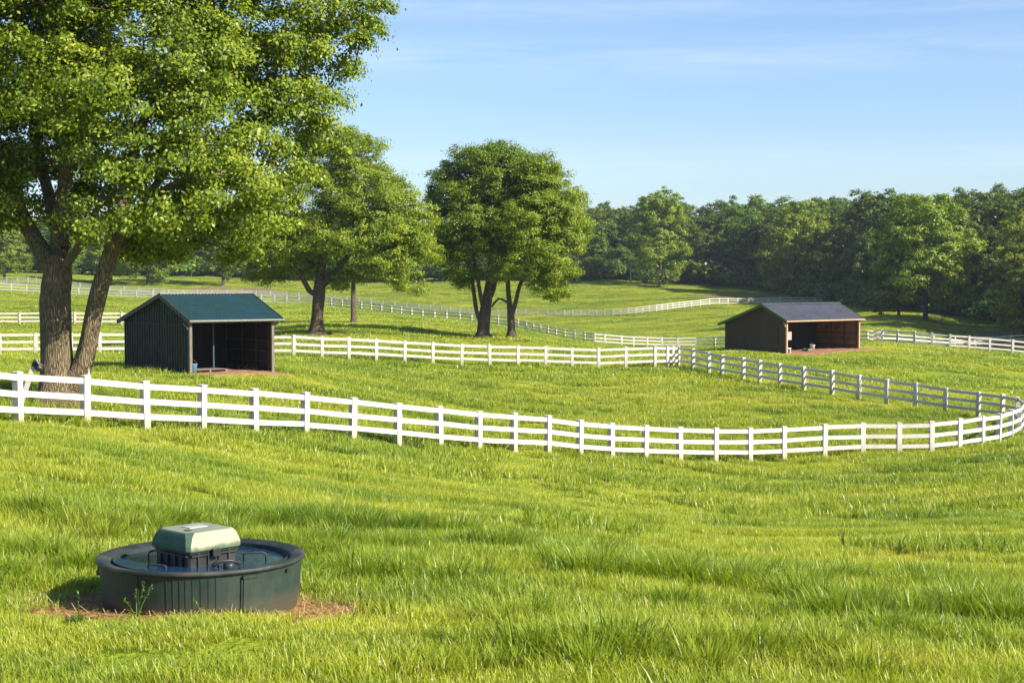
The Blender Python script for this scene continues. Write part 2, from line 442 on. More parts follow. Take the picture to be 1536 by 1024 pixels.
IDX = {'a': (0, 3), 'b': (3, 3), 'c': (6, 2), 'd': (8, 3), 'e': (11, 2), 'f': (13, 3), 'g': (16, 2)}

TALL = []   # (x, y, rx, ry, strength) patches of longer grass, from the photo
def tall_at(px, py, wpx, hpx, s, D):
    w = W(px, py, D); TALL.append((w[0], w[1], wpx / F * D, hpx, s))
tall_at(1000,860,150,.8,1.0,18.6); tall_at(880,862,50,.5,.8,18.6); tall_at(1130,880,90,.6,.7,18)
tall_at(1330,930,200,.8,1.0,16.4); tall_at(1500,900,120,1.0,.8,17.2); tall_at(1180,915,60,.5,.6,16.6)
tall_at(960,742,60,1.0,.8,36); tall_at(1330,735,170,2.0,.9,46); tall_at(830,790,110,1.1,.5,26)
tall_at(200,790,140,.7,.7,21); tall_at(900,1020,280,.6,.5,12.6)
tall_at(60,1000,110,.3,.5,12.2);  tall_at(1250,765,130,1.0,.45,36); tall_at(550,850,50,.5,.5,17.5)
tall_at(540,795,170,.9,.45,23); tall_at(1440,800,170,1.2,.5,27)
def tallness(x, y):
    v = (vnoise(x / 1.7 + 5, y / 1.3 + 2, 21) * .45 + vnoise(x / .55, y / .5, 22) * .5 + vnoise(x / 6, y / 4, 23) * .22) * 1.05 - .22
    for cx, cy, rx, ry, s in TALL:
        v = v + s * .72 * np.exp(-np.hypot((x - cx) / rx + 1.1 * (vnoise(x * 1.3, y * 1.3, 27) - .5), (y - cy) / ry + 1.4 * (vnoise(x * 1.1, y * 1.7, 28) - .5)) ** 2) * (.55 + .9 * vnoise(x * 2.3, y * 3.1, 29))
    d = np.hypot((x - TR[0]) / 2.1, (y - TR[1] + 1.0) / 2.2)
    v = np.where(d < 1.35, v * np.clip((d - .9) / .45, 0, 1) + .12 * np.clip((1.35 - d) / .45, 0, 1), v)
    for fr, w_ in ((shL, WL), (shR, WR)):
        a, b = fr(x, y); v = np.where((a > -1.5) & (a < w_ + 1.5) & (b < .2) & (b > -6), v - .5, v)
    return v

def shed_frame(base, th):
    c, s = math.cos(th), math.sin(th)
    return lambda x, y: ((x - base[0]) * c + (y - base[1]) * s, -(x - base[0]) * s + (y - base[1]) * c)
TH = math.radians(40)
shL = shed_frame(SL, TH); WL, LL = 4.22, 6.07
shR = shed_frame(SR, TH); WR, LR = 8.7, 6.08
TREE_FEET = [(95,45,.9),(475,106,.9),(724,111,1.0),(772,110,.7)]
def no_grass(x, y):
    m = np.zeros(len(x), bool)
    dx = (x - TR[0]); dy = (y - TR[1])
    m |= np.hypot(dx, dy) < 1.0
    e = np.hypot((dx - .06) / 1.78, (dy + .04) / 1.22) + (vnoise(x * 2.2, y * 2.2, 31) - .5) * .25
    m |= rng.random(len(x)) < np.clip((1.04 - e) / .16, 0, .97)
    for fr, w_, l_ in ((shL, WL, LL), (shR, WR, LR)):
        a, b = fr(x, y)
        m |= (a > -.1) & (a < w_ + .1) & (b > -2.7 + 1.3 * vnoise(x * 1.5, y * 1.5, 33)) & (b < l_ + .05)
    return m

def scatter():
    P_, I_, S_, LU = [], [], [], []
    def zone(d0, d1, dens, kinds, umax=.40):
        nn = int(umax * (d1 * d1 - d0 * d0) * dens)
        D = np.sqrt(rng.random(nn) * (d1 * d1 - d0 * d0) + d0 * d0)
        u = rng.uniform(-umax, umax, nn)
        x, y = u * D, D
        k = ~no_grass(x, y); x, y = x[k], y[k]
        t = tallness(x, y) + rng.normal(0, .07, len(x))
        idx = np.empty(len(x), int); sc = np.ones(len(x))
        short, midk, tallk, t1, t2 = kinds
        s0, sn = IDX[short]; idx[:] = s0 + rng.integers(0, sn, len(x))
        a = t > t1; s0, sn = IDX[midk]; idx[a] = s0 + rng.integers(0, sn, a.sum())
        if tallk:
            a = t > t2; s0, sn = IDX[tallk]; idx[a] = s0 + rng.integers(0, sn, a.sum())
        sc = .80 + np.clip(t, -.12 if d1 <= 40 else -.5, 1.1) * .6 + rng.normal(0, .09, len(x))
        LU.append(np.clip((t - .22) * 1.5, 0, 1))
        P_.append(np.stack([x, y], 1)); I_.append(idx); S_.append(sc)
    zone(8.5, 24, 10, ('a', 'b', 'c', .34, .72), .62)
    zone(24, 40, 7, ('a', 'b', 'e', .36, .85), .50)
    zone(40, 92, 2.0, ('d', 'e', None, .42, 9))
    zone(92, 400, .30, ('f', 'g', None, .44, 9), .42)
    xy = np.concatenate(P_); idx = np.concatenate(I_); sc = np.concatenate(S_); lush = np.concatenate(LU)
    z = height(xy[:,0], xy[:,1])
    e = .6 + np.hypot(xy[:,0], xy[:,1]) * .012
    zx = (height(xy[:,0] + e, xy[:,1]) - height(xy[:,0] - e, xy[:,1])) / (2 * e)
    zy = (height(xy[:,0], xy[:,1] + e) - height(xy[:,0], xy[:,1] - e)) / (2 * e)
    rot = np.stack([np.arctan(zy), -np.arctan(zx), np.zeros(len(z))], 1)
    spin = rng.integers(0, 4, len(z)) * (math.pi / 2) + rng.uniform(-.4, .4, len(z))
    # spin about the local up first, then tilt: bake via matrices -> euler
    cz, sz = np.cos(spin), np.sin(spin); a, b = rot[:,0], rot[:,1]
    # R = Ry(b) Rx(a) Rz(spin); euler XYZ extraction
    ca, sa, cb, sb = np.cos(a), np.sin(a), np.cos(b), np.sin(b)
    R00 = cb * cz + sb * sa * sz; R10 = ca * sz; R20 = -sb * cz + cb * sa * sz
    R21 = sb * sz + cb * sa * cz; R22 = cb * ca
    ey = np.arcsin(np.clip(-R20, -1, 1)); ex = np.arctan2(R21, R22); ez = np.arctan2(R10, R00)
    me = bpy.data.meshes.new('grass')
    me.vertices.add(len(z)); me.vertices.foreach_set('co', np.stack([xy[:,0], xy[:,1], z], 1).astype(np.float32).ravel())
    for nm, arr, ty in (('idx', idx, 'INT'), ('sc', sc.astype(np.float32), 'FLOAT'), ('lush', lush.astype(np.float32), 'FLOAT')):
        at = me.attributes.new(nm, ty, 'POINT'); at.data.foreach_set('value', arr.astype(np.int32) if ty == 'INT' else arr)
    at = me.attributes.new('rot', 'FLOAT_VECTOR', 'POINT'); at.data.foreach_set('vector', np.stack([ex, ey, ez], 1).astype(np.float32).ravel())
    o = bpy.data.objects.new('grass', me); COL.objects.link(o)
    me.materials.append(M['blade'])
    ng = bpy.data.node_groups.new('grass_scatter', 'GeometryNodeTree')
    ng.interface.new_socket('Geometry', in_out='INPUT', socket_type='NodeSocketGeometry')
    ng.interface.new_socket('Geometry', in_out='OUTPUT', socket_type='NodeSocketGeometry')
    N = ng.nodes; gi = N.new('NodeGroupInput'); go = N.new('NodeGroupOutput')
    ci = N.new('GeometryNodeCollectionInfo'); ci.inputs['Collection'].default_value = gcol
    ci.inputs['Separate Children'].default_value = True; ci.inputs['Reset Children'].default_value = True
    ip = N.new('GeometryNodeInstanceOnPoints'); ip.inputs['Pick Instance'].default_value = True
    def na(nm, ty):
        q = N.new('GeometryNodeInputNamedAttribute'); q.data_type = ty; q.inputs['Name'].default_value = nm
        return q.outputs['Attribute']
    L = ng.links
    L.new(gi.outputs[0], ip.inputs['Points']); L.new(ci.outputs[0], ip.inputs['Instance'])
    L.new(na('idx', 'INT'), ip.inputs['Instance Index']); L.new(na('rot', 'FLOAT_VECTOR'), ip.inputs['Rotation'])
    L.new(na('sc', 'FLOAT'), ip.inputs['Scale']); L.new(ip.outputs[0], go.inputs[0])
    md = o.modifiers.new('scatter', 'NODES'); md.node_group = ng
    tag(o, 'sunlit green meadow grass covering the rolling paddocks', 'grass', kind='stuff')
scatter()

# ---------------------------------------------------------------- fences
def post_mesh(w=.19, h=1.35):
    b = MB()
    b.box((0, 0, h / 2 - .2), (w, w, h + .4 - .02))
    n = len(b.v); c = w / 2 + .012
    z0, z1, z2 = h - .01, h + .012, h + .03
    ring = lambda q, z: [(-q, -q, z), (q, -q, z), (q, q, z), (-q, q, z)]
    b.v += ring(c, z0) + ring(c, z1) + ring(w * .2, z2)
    for a in (0, 4):
        for k in range(4):
            k2 = (k + 1) % 4
            b.f.append((n + a + k, n + a + k2, n + a + 4 + k2, n + a + 4 + k)); b.m.append(0)
    b.f.append((n + 8, n + 9, n + 10, n + 11)); b.m.append(0)
    b.f.append((n + 3, n + 2, n + 1, n)); b.m.append(0)
    o = b.build('post', M['white'])
    me = o.data; bpy.data.objects.remove(o)
    at = me.attributes.new('foot', 'FLOAT', 'POINT'); at.data.foreach_set('value', [1.0] * len(me.vertices))
    return me
POST = post_mesh()
RAILZ = (1.235, .81, .40)
def fence(name, pts, label, cat='fence', group=None, individual=True, front=.045, skip_first=False, skip_last=False):
    ws = []
    for px, py, D in pts:
        w = W(px, py, D); ws.append((w[0], w[1], H(w[0], w[1])))
    mid = ws[len(ws) // 2]
    root = empty('rail_fence', mid)
    tag(root, label, cat, group)
    N = len(ws); dirs = []
    rr = random.Random(len(pts))
    for i in range(N):
        a, b = ws[max(i - 1, 0)], ws[min(i + 1, N - 1)]
        dirs.append(math.atan2(b[1] - a[1], b[0] - a[0]))
    for i, p in enumerate(ws):
        if (i == 0 and skip_first) or (i == N - 1 and skip_last): continue
        o = bpy.data.objects.new('post', POST); COL.objects.link(o); o.parent = root
        o.location = (p[0] - mid[0], p[1] - mid[1], p[2] - mid[2])
        o.rotation_euler = (rr.uniform(-.02, .02), rr.uniform(-.02, .02), dirs[i] + rr.uniform(-.05, .05)); o.scale = (1, 1, 1 + rr.uniform(-.02, .02))
    for z in RAILZ:
        bl = MB()
        for i in range(N - 1):
            a, b = Vector(ws[i]) - Vector(mid), Vector(ws[i + 1]) - Vector(mid)
            da, db = dirs[i], dirs[i + 1]
            oa = Vector((math.sin(da), -math.cos(da), 0)) * front; ob = Vector((math.sin(db), -math.cos(db), 0)) * front
            j1, j2 = rr.uniform(-.018, .018), rr.uniform(-.018, .018)
            A_ = a + oa + Vector((0, 0, z + j1)); B_ = b + ob + Vector((0, 0, z + j2))
            if individual:
                one = MB().bar(A_ + (B_ - A_) * .012, B_ - (B_ - A_) * .012, .045, .155)
                one.build('rail', M['white'], root)
            else: bl.bar(A_, B_, .045, .155)
        if not individual: bl.build('rail', M['white'], root)
    return root
fence('a', A, 'nearest white three-rail fence sweeping across the whole photo in front of the thick tree')
fence('b', B, 'white fence with shaded rails running diagonally from the middle corner to the right bend', skip_first=True, skip_last=True, front=-.03)
fence('c', C, 'white three-rail fence passing behind the green-roofed shed and ending at a corner in the middle')
fence('d', Dd, 'short pale bluish rail fence behind the thick tree trunk, between two white fences', front=-.03)
fence('e', E, 'long white fence winding behind the three paddock trees down to the brown shed', individual=False)
fence('f', Ff, 'farthest white fence rising in a wave over the back meadow to the brown shed roof', individual=False)
fence('g', G, 'white fence to the right of the brown shed running under the edge of the wood', skip_first=True)

# ---------------------------------------------------------------- trees
def rvec(r, n):
    v = r.normal(size=(n, 3)); return v / np.linalg.norm(v, axis=1)[:, None]

def leaves_mesh(name, C_, N_, size, r, mat, aspect=.62):
    n = len(C_)
    up = rvec(r, n)
    t = np.cross(N_, up); t /= np.linalg.norm(t, axis=1)[:, None] + 1e-9
    b = np.cross(N_, t)
    s = (size * r.uniform(.6, 1.25, n))[:, None]
    fold = N_ * s * .14
    v0 = C_ - t * s * .5; v2 = C_ + t * s * .5
    v1 = C_ + b * s * aspect * .5 + fold; v3 = C_ - b * s * aspect * .5 + fold
    V = np.stack([v0, v1, v2, v3], 1).reshape(-1, 3)
    Qd = np.arange(4 * n).reshape(-1, 4)
    return fast_mesh(name, V, Qd, mat, 4)

class Skel:
    def __init__(s): s.p, s.par, s.r0 = [], [], []
    def add(s, p, par, r0=0.0):
        s.p.append(np.array(p, float)); s.par.append(par); s.r0.append(r0); return len(s.p) - 1

def grow(trunks, tips, r, twig=.012, kexp=2.35, rmaxbase=None):
    """trunks: polylines [(p, r)...] with parent index link (None or (trunk i, node j)); tips (n,3)"""
    sk = Skel(); idx = []
    for ln in trunks:
        pl, link = ln
        ids = []
        prev = -1 if link is None else idx[link[0]][link[1]]
        for (p, rad) in pl:
            prev = sk.add(p, prev, rad); ids.append(prev)
        idx.append(ids)
    start = np.array(trunks[0][0][0][0])
    crownbase = min(p[2] for p, _ in [l[0][-1] for l in trunks])
    tips = tips[np.argsort(np.linalg.norm(tips - np.array(trunks[0][0][-1][0]), axis=1))]
    attach = [i for i in range(len(sk.p)) if sk.r0[i] > 0 and sk.p[i][2] > start[2] + .42 * (crownbase - start[2])]
    AP = [sk.p[i] for i in attach]
    ends = []
    for tp in tips:
        arr = np.array(AP); d = arr - tp
        dist = np.linalg.norm(d, axis=1)
        pen = dist + np.maximum(0, arr[:,2] - tp[2] + .15 * dist) * 1.3
        k = int(np.argmin(pen)); node = attach[k]; p0 = sk.p[node]
        L = np.linalg.norm(tp - p0); ns = max(2, int(L / .7)); ns = min(ns, 6)
        pr = node
        side = rvec(r, 1)[0] * L * .09
        for q in range(1, ns + 1):
            s = q / ns
            p = p0 + (tp - p0) * s + side * math.sin(math.pi * s) + np.array([0, 0, L * .12 * math.sin(math.pi * s * .9)])
            pr = sk.add(p, pr); attach.append(pr); AP.append(p)
        ends.append(pr)
    n = len(sk.p); acc = np.zeros(n)
    for e in ends: acc[e] = twig ** kexp
    for i in range(n - 1, -1, -1):
        if acc[i] == 0: acc[i] = twig ** kexp
        if sk.par[i] >= 0: acc[sk.par[i]] += acc[i] if sk.r0[i] == 0 else 0
    rad = acc ** (1 / kexp)
    for i in range(n):
        if sk.r0[i] > 0: rad[i] = sk.r0[i]
    for i in range(n):
        if sk.par[i] >= 0: rad[i] = min(rad[i], rad[sk.par[i]] * .97)
    return sk, rad, ends

def skel_mesh(sk, rad, r, minr=.0, rough=.1, thick_sides=14):
    n = len(sk.p); kids = [[] for _ in range(n)]
    for i in range(n):
        if sk.par[i] >= 0: kids[sk.par[i]].append(i)
    mb = MB(); done = set()
    def chain(start_par, first):
        ids = ([start_par] if start_par >= 0 else []) + [first]
        cur = first
        while kids[cur]:
            nx = max(kids[cur], key=lambda k: rad[k]); ids.append(nx); 
            for k in kids[cur]:
                if k != nx: stack.append((cur, k))
            cur = nx
        return ids
    stack = [(-1, i) for i in range(n) if sk.par[i] < 0]
    while stack:
        sp, f = stack.pop()
        ids = chain(sp, f)
        rr = [rad[i] for i in ids]
        if sp >= 0: rr[0] = min(rr[0], rr[1] * 1.25)
        if max(rr) < minr: continue
        pts = [sk.p[i] for i in ids]
        big = rr[0] > .09
        if big:     # resample smoothly, wobble the surface
            P2, R2 = [], []
            for i in range(len(pts) - 1):
                p0 = pts[max(i-1,0)]; p1 = pts[i]; p2 = pts[i+1]; p3 = pts[min(i+2, len(pts)-1)]
                m = max(2, int(np.linalg.norm(p2 - p1) / .28)); m = min(m, 9)
                for q in range(m):
                    t = q / m
                    P2.append(.5 * ((2*p1) + (-p0+p2)*t + (2*p0-5*p1+4*p2-p3)*t*t + (-p0+3*p1-3*p2+p3)*t**3)); R2.append(rr[i] * (1-t) + rr[i+1] * t)
            P2.append(pts[-1]); R2.append(rr[-1])
            n0 = len(mb.v); ns = thick_sides if rr[0] > .16 else 8
            mb.tube(P2, R2, ns, caps=True)
            ph = r.uniform(0, 6.28, 4)
            for i in range(len(P2)):
                c = Vector(P2[i])
                for k in range(ns):
                    q = 2 * math.pi * k / ns
                    s = 1 + rough * (math.sin(3*q + ph[0] + .5*i) * .5 + math.sin(5*q + ph[1] - .3*i) * .4 + math.sin(2*q + ph[2] + .9*i) * .35)
                    v = Vector(mb.v[n0 + i*ns + k]); mb.v[n0 + i*ns + k] = tuple(c + (v - c) * s)
        else:
            mb.tube(pts, rr, 5 if rr[0] > .03 else 4, caps=False)
    return mb

def sample_lobes(lobes, n, r, shell=.55, mind=.0):
    vol = np.array([l[3] * l[4] * l[5] for l in lobes]); pr = vol ** .8; pr /= pr.sum()
    out = []
    tries = 0
    while len(out) < n and tries < 40000:
        tries += 1
        l = lobes[r.choice(len(lobes), p=pr)]
        d = rvec(r, 1)[0]; rr = (shell + (1 - shell) * r.random()) if r.random() < .8 else r.random() ** .5
        p = np.array(l[:3]) + d * rr * np.array(l[3:6])
        if mind and out:
            if np.min(np.linalg.norm(np.array(out) - p, axis=1)) < mind: continue
        out.append(p)
    return np.array(out)

def crown_leaves(sk, ends, r, per, spread, flat=.55, droop=.0, center=None):
    C_, N_ = [], []
    for e in ends:
        p = sk.p[e]; q = sk.p[sk.par[e]] if sk.par[e] >= 0 else p
        k = max(4, int(per * r.uniform(.6, 1.4)))
        sp = spread * r.uniform(.7, 1.3)
        # three sub sprays so that the clump has lumps of its own
        sub = rvec(r, 5) * sp * .75; sub[:,2] *= flat
        which = r.integers(0, 5, k)
        off = r.normal(size=(k, 3)) * sp * .36; off[:,2] *= flat
        c = p * .85 + q * .15 + sub[which] + off
        c[:,2] -= droop * np.hypot(c[:,0] - p[0], c[:,1] - p[1])
        out = c - (center if center is not None else p); out /= np.linalg.norm(out, axis=1)[:, None] + 1e-9
        clo = c - p; clo /= np.linalg.norm(clo, axis=1)[:, None] + 1e-9
        nn = rvec(r, k) * .62 + out * .5 + clo * .5 + np.array([.0, .0, .32])
        nn /= np.linalg.norm(nn, axis=1)[:, None]
        C_.append(c); N_.append(nn)
    return np.concatenate(C_), np.concatenate(N_)

def tree(name, base, trunks, lobes, ntips, per, spread, leaf, leafmat, barkmat, seed, label, cat='tree', group=None, mind=.5, minr=.0, twig=.012, shell=.55, droop=.15, flare=True, link=True, rough=.1):
    """coordinates of trunks and lobes are local to the base, in metres"""
    r = np.random.default_rng(seed)
    tips = sample_lobes(lobes, ntips, r, shell, mind)
    sk, rad, ends = grow(trunks, tips, r, twig)
    mb = skel_mesh(sk, rad, r, minr, rough)
    cen = np.mean([l[:3] for l in lobes], axis=0) - np.array([0, 0, 1.0])
    C_, N_ = crown_leaves(sk, ends, r, per, spread, droop=droop, center=cen)
    root = empty(name, base)
    tag(root, label, cat, group)
    if flare:
        # root flare: widen the lowest part of the trunk towards a few buttresses
        r0 = trunks[0][0][0][1]
        for i, v in enumerate(mb.v):
            if v[2] < .7:
                f = 1 + .55 * (max(0, (.7 - v[2]) / .7)) ** 2 * (1 + .45 * math.sin(4 * math.atan2(v[1], v[0]) + seed))
                if math.hypot(v[0], v[1]) < r0 * 2.2: mb.v[i] = (v[0] * f, v[1] * f, v[2])
    mb.build('trunk', barkmat, root, smooth=True)
    me = leaves_mesh('crown', C_, N_, leaf, r, leafmat)
    o = bpy.data.objects.new('crown', me); COL.objects.link(o); o.parent = root
    return root

def L(px, py, D, base, dd=0.0):
    """photo position at distance D+dd, local to base"""
    return W(px, py, D + dd) - np.array(base)

def ground_at(px, py, D):
    w = W(px, py, D); return (w[0], w[1], H(w[0], w[1]))

# the big tree at the left
D0 = 45.5; b0 = ground_at(92, 612, D0)
def big():
    q = lambda px, py, dd=0.: L(px, py, D0, b0, dd)
    tr = [([ (np.array([0,0,-.25]), .62), (q(88,590), .52), (q(86,550), .46), (q(84,500), .45), (q(83,450), .44), (q(86,415), .40), (q(90,370), .30), (q(96,320,.3), .26), (q(98,270,.4), .22), (q(104,200,.3), .17), (q(112,120,.2), .12), (q(120,40), .08)], None),
          ([ (q(119,560,-.05), .30), (q(131,520,-.1), .265), (q(141,470,-.2), .245), (q(153,420,-.3), .235), (q(166,380,-.4), .23), (q(178,330,-.5), .20), (q(190,280,-.6), .17), (q(205,215,-.8), .15), (q(230,140,-.9), .11), (q(262,60,-1), .07)], (0, 1)),
          ([ (q(66,380,.1), .25), (q(45,345,.3), .22), (q(25,300,.5), .19), (q(10,250,.6), .16), (q(-15,180,.5), .12), (q(-40,80,.4), .08)], (0, 5)),
          ([ (q(75,300,1.), .17), (q(58,230,1.5), .14), (q(45,160,1.8), .11), (q(35,80,2), .07)], (0, 6)),
          ([ (q(205,320,-1), .14), (q(240,290,-1.6), .12), (q(285,268,-2.1), .09), (q(330,262,-2.4), .06)], (1, 4)),
          ([ (q(185,345,.6), .14), (q(225,290,1.5), .12), (q(280,215,2.2), .10), (q(350,130,2.6), .08), (q(430,60,2.8), .06), (q(500,20,3), .04)], (1, 4)),
          ([ (q(125,360,-1), .12), (q(140,330,-1.8), .09), (q(150,300,-2.4), .06)], (0, 5)),
          ]
    lb = lambda px, py, dd, rx, ry, rz: tuple(q(px, py, dd)) + (rx, ry, rz)
    lobes = [lb(60,60,0,3.6,3.4,3.4), lb(-60,180,0,2.6,3.0,3.2), lb(170,170,-2.4,1.9,2.0,2.1), lb(250,270,-2.2,2.0,2.0,1.6), lb(330,290,-1.6,1.7,1.9,1.5), lb(395,330,-1.2,1.1,1.4,1.0),
             lb(160,335,-3,1.0,1.0,.6), lb(310,190,-1.2,1.9,2.2,1.7), lb(220,60,.5,3.0,3.0,2.6), lb(380,40,1.4,2.6,2.6,2.2), lb(440,130,1.4,1.4,1.6,1.1), lb(500,40,1.5,1.5,1.8,1.7),
             lb(545,5,1.5,1.0,1.3,1.0), lb(230,-120,0,4.4,4.2,3.2), lb(20,-110,0,4,4,3), lb(410,-90,1,2.8,3.0,2.2), lb(-120,10,0,3,3,3.2), lb(20,150,2.5,2.6,2.2,2.8), lb(215,365,1.5,1.3,1.6,.6), lb(360,365,.5,.9,1.2,.6), lb(10,290,-.5,.8,1.0,.9), lb(-90,330,1,1.5,1.8,1.3), lb(430,265,-.8,1.0,1.3,1.3), lb(400,230,-.6,1.5,1.5,1.4), lb(455,200,.3,1.2,1.5,1.3), lb(300,340,-.6,1.4,1.6,.9), lb(250,380,.6,1.2,1.4,.5), lb(290,100,-1.8,1.8,1.8,1.6), lb(90,240,3.2,2.2,1.3,1.8), lb(160,270,3,1.8,1.3,1.3), lb(30,320,3,1.5,1.2,.9), lb(120,340,3,1.3,1.1,.6), lb(350,90,.2,2.2,2.2,1.8), lb(80,130,-2.6,1.6,1.4,1.4)]
    return tree('broadleaf_tree', b0, tr, lobes, 1080, 330, .56, .122, M['leaf_big'], M['bark'], 11, 'big forked tree with bright leaves standing behind the nearest fence at the left', mind=.5, rough=.07, droop=.25)
big()

# three paddock trees in the middle distance, and a thin trunk behind
def mid_tree(name, px, py, D, trpx, lobespx, ntips, per, spread, leaf, lm, bm, seed, label, mind=.5, **kw):
    b = ground_at(px, py, D)
    q = lambda x, y, dd=0.: L(x, y, D, b, dd)
    tr = []
    for pl, link in trpx:
        tr.append(([ (q(x, y, dd) if y < py + 1 else np.array([q(x,py,dd)[0], q(x,py,dd)[1], -.3]), rad) for x, y, dd, rad in pl], link))
    lobes = [tuple(q(x, y, dd)) + (rx * D / F, ry * 1.15, rz * D / F) for x, y, dd, rx, ry, rz in lobespx]
    return tree(name, b, tr, lobes, ntips, per, spread, leaf, lm, bm, seed, label, mind=mind, **kw)

mid_tree('broadleaf_tree', 475, 503, 118,
    [([(475,510,0,.55),(476,480,0,.46),(477,455,0,.44),(479,430,0,.42),(482,405,0,.30),(486,370,0,.24),(492,320,0,.18),(498,260,0,.11),(500,215,0,.06)], None),
     ([(468,440,0,.20),(455,420,-.4,.18),(440,400,-1,.15),(420,375,-2,.11),(395,350,-2.5,.07)], (0,3)),
     ([(492,420,-.3,.22),(508,400,-.6,.19),(530,375,-1,.15),(560,345,-1.5,.10),(590,320,-2,.06)], (0,3)),
     ([(470,400,.5,.16),(455,360,1,.14),(440,310,1.5,.10),(430,270,2,.06)], (0,4))],
    [(490,245,0,55,2.6,48),(450,300,0,75,3.4,60),(540,290,-1,70,3.2,52),(590,330,-1.2,52,2.8,55),(625,330,-.5,30,2,42),(600,400,-1.2,38,2.2,36),(560,385,-2,38,2,30),(420,370,-1,55,2.8,36),(500,350,-2,70,2.5,36),(470,205,0,28,2,20),(550,235,0,35,2,30),(390,330,0,50,3,50),(505,420,1,40,2,16),(400,405,1,40,2,18),(560,300,1.5,60,2.5,60),(640,430,-.6,10,1,16),(600,350,-1,50,2.4,48),(520,220,-.3,34,2.2,30),(440,385,1,60,2.6,30),(395,360,0,40,2.6,40),(635,370,-.6,24,2,30)],
    720, 270, .64, .155, M['leaf_mid'], M['bark_dark'], 21, 'broad bright green tree right of the green-roofed shed behind the middle fence', mind=.55, twig=.013)
mid_tree('broadleaf_tree', 724, 509, 125,
    [([(724,516,0,.62),(725,492,0,.48),(727,470,0,.46),(730,452,0,.40),(733,425,0,.26),(736,390,0,.22),(740,340,0,.16),(744,280,0,.10),(746,235,0,.06)], None),
     ([(716,470,-.2,.17),(711,440,-.3,.15),(706,410,-.5,.12),(690,370,-1,.09),(675,330,-1,.05)], (0,1)),
     ([(722,450,-.4,.16),(716,415,-.8,.14),(708,370,-1,.10),(702,320,-1,.06)], (0,2)),
     ([(738,440,.3,.20),(745,410,.4,.17),(752,370,.5,.12),(765,320,.6,.07)], (0,3))],
    [(742,262,0,60,3.0,46),(690,290,0,42,2.8,48),(672,265,.3,26,2,22),(790,285,0,50,3,48),(720,340,-1,60,2.6,45),(670,350,0,36,2.4,48),(745,225,0,40,2,12),(650,300,.6,16,1.6,32),(690,395,-1,30,1.8,26),(760,330,1,60,2.6,60),(700,420,0,26,1.4,12),(655,360,0,22,2,34),(710,240,.4,34,2,20),(775,250,0,40,2.4,24)],
    560, 270, .64, .16, M['leaf_oak'], M['bark_dark'], 22, 'tall round-crowned tree with several stems, left one of the pair in the middle paddock', mind=.55, twig=.013)
mid_tree('broadleaf_tree', 768, 508, 124,
    [([(768,514,0,.40),(767,490,0,.30),(766,475,0,.28),(764,455,0,.20),(762,425,0,.17),(764,385,0,.13),(770,335,0,.09),(775,290,0,.05)], None),
     ([(773,455,-.1,.17),(779,430,-.2,.15),(790,405,-.4,.12),(806,370,-.8,.09),(825,330,-1,.05)], (0,2)),
     ([(748,448,0,.09),(738,460,0,.08)], (0,3))],
    [(820,330,-1,45,2.6,50),(850,340,-.6,32,2.2,46),(800,385,-1.6,42,2.2,34),(840,400,-1,28,1.8,28),(782,340,-2,36,2,44),(866,300,0,14,1.4,16),(835,435,-1,20,1.2,20),(806,262,.5,44,2.4,34),(835,290,0,34,2.2,30),(760,400,-1.6,30,1.6,22),(868,350,-.2,14,1.3,30),(840,310,-.8,30,2,34),(815,420,-1,30,1.6,20)],
    380, 270, .62, .155, M['leaf_mid'], M['bark_dark'], 23, 'smaller forked tree leaning right, right one of the pair in the middle paddock', mind=.52, twig=.013)
mid_tree('broadleaf_tree', 531, 483, 150,
    [([(531,488,0,.30),(530,465,0,.24),(530,440,0,.22),(531,400,0,.17),(533,350,0,.10)], None)],
    [(530,370,0,50,2.8,40),(515,330,0,45,2.5,40),(545,400,0,40,2.2,20)],
    130, 80, .8, .26, M['leaf_oak'], M['bark_dark'], 24, 'slim straight trunk standing in the shade behind the broad bright green tree', mind=.8, twig=.016)

# ---------------------------------------------------------------- the wood: prototypes, then copies
def proto_tree(seed, h, w, trunkh, per, ntips, leaf, conic=False, lm='leaf_far'):
    r = np.random.default_rng(seed)
    tr = [([(np.array([0,0,-.5]), .42), (np.array([.1,0,h*.2]), .33), (np.array([r.normal(0,.3),r.normal(0,.3),h*.5]), .22), (np.array([r.normal(0,.4),r.normal(0,.4),h*.88]), .08)], None)]
    lobes = []
    nl = 19
    for i in range(nl):
        f = (i + .5) / nl; z = trunkh + (h - trunkh) * (f ** .9)
        prof = math.sin(math.pi * (.20 + .72 * f)) ** .7 if not conic else (1.05 - f) ** .7
        a = i * 2.4 + r.uniform(-.4, .4); R = w * .5 * prof * r.uniform(.55, .8)
        lobes.append((R * math.cos(a), R * math.sin(a), z, w * .24 * r.uniform(.8, 1.25), w * .24 * r.uniform(.8, 1.25), h * .095 * r.uniform(.8, 1.4)))
    root = tree('wood_tree', (0, 0, 0), tr, lobes, ntips, int(per * 1.7), .95, leaf, M[lm], M['bark_far'], seed, 'x', mind=1.0, minr=.03, twig=.02, flare=False, droop=.1)
    return root
PROT = [proto_tree(101, 18, 13.5, 2.6, 70, 210, .44), proto_tree(102, 20, 12.5, 3.0, 70, 210, .44), proto_tree(103, 16, 14, 2.4, 70, 210, .42),
        proto_tree(104, 19, 11, 2.6, 70, 180, .44, True), proto_tree(105, 17, 13, 2.8, 70, 210, .44), proto_tree(106, 21, 15, 3.0, 70, 240, .46),
        proto_tree(107, 18, 16.5, 2.6, 80, 330, .40, False, 'leaf_edge'), proto_tree(108, 19, 13, 2.4, 80, 280, .40, False, 'leaf_edge')]
PH = [18, 20, 16, 19, 17, 21, 18, 19]
used = set()
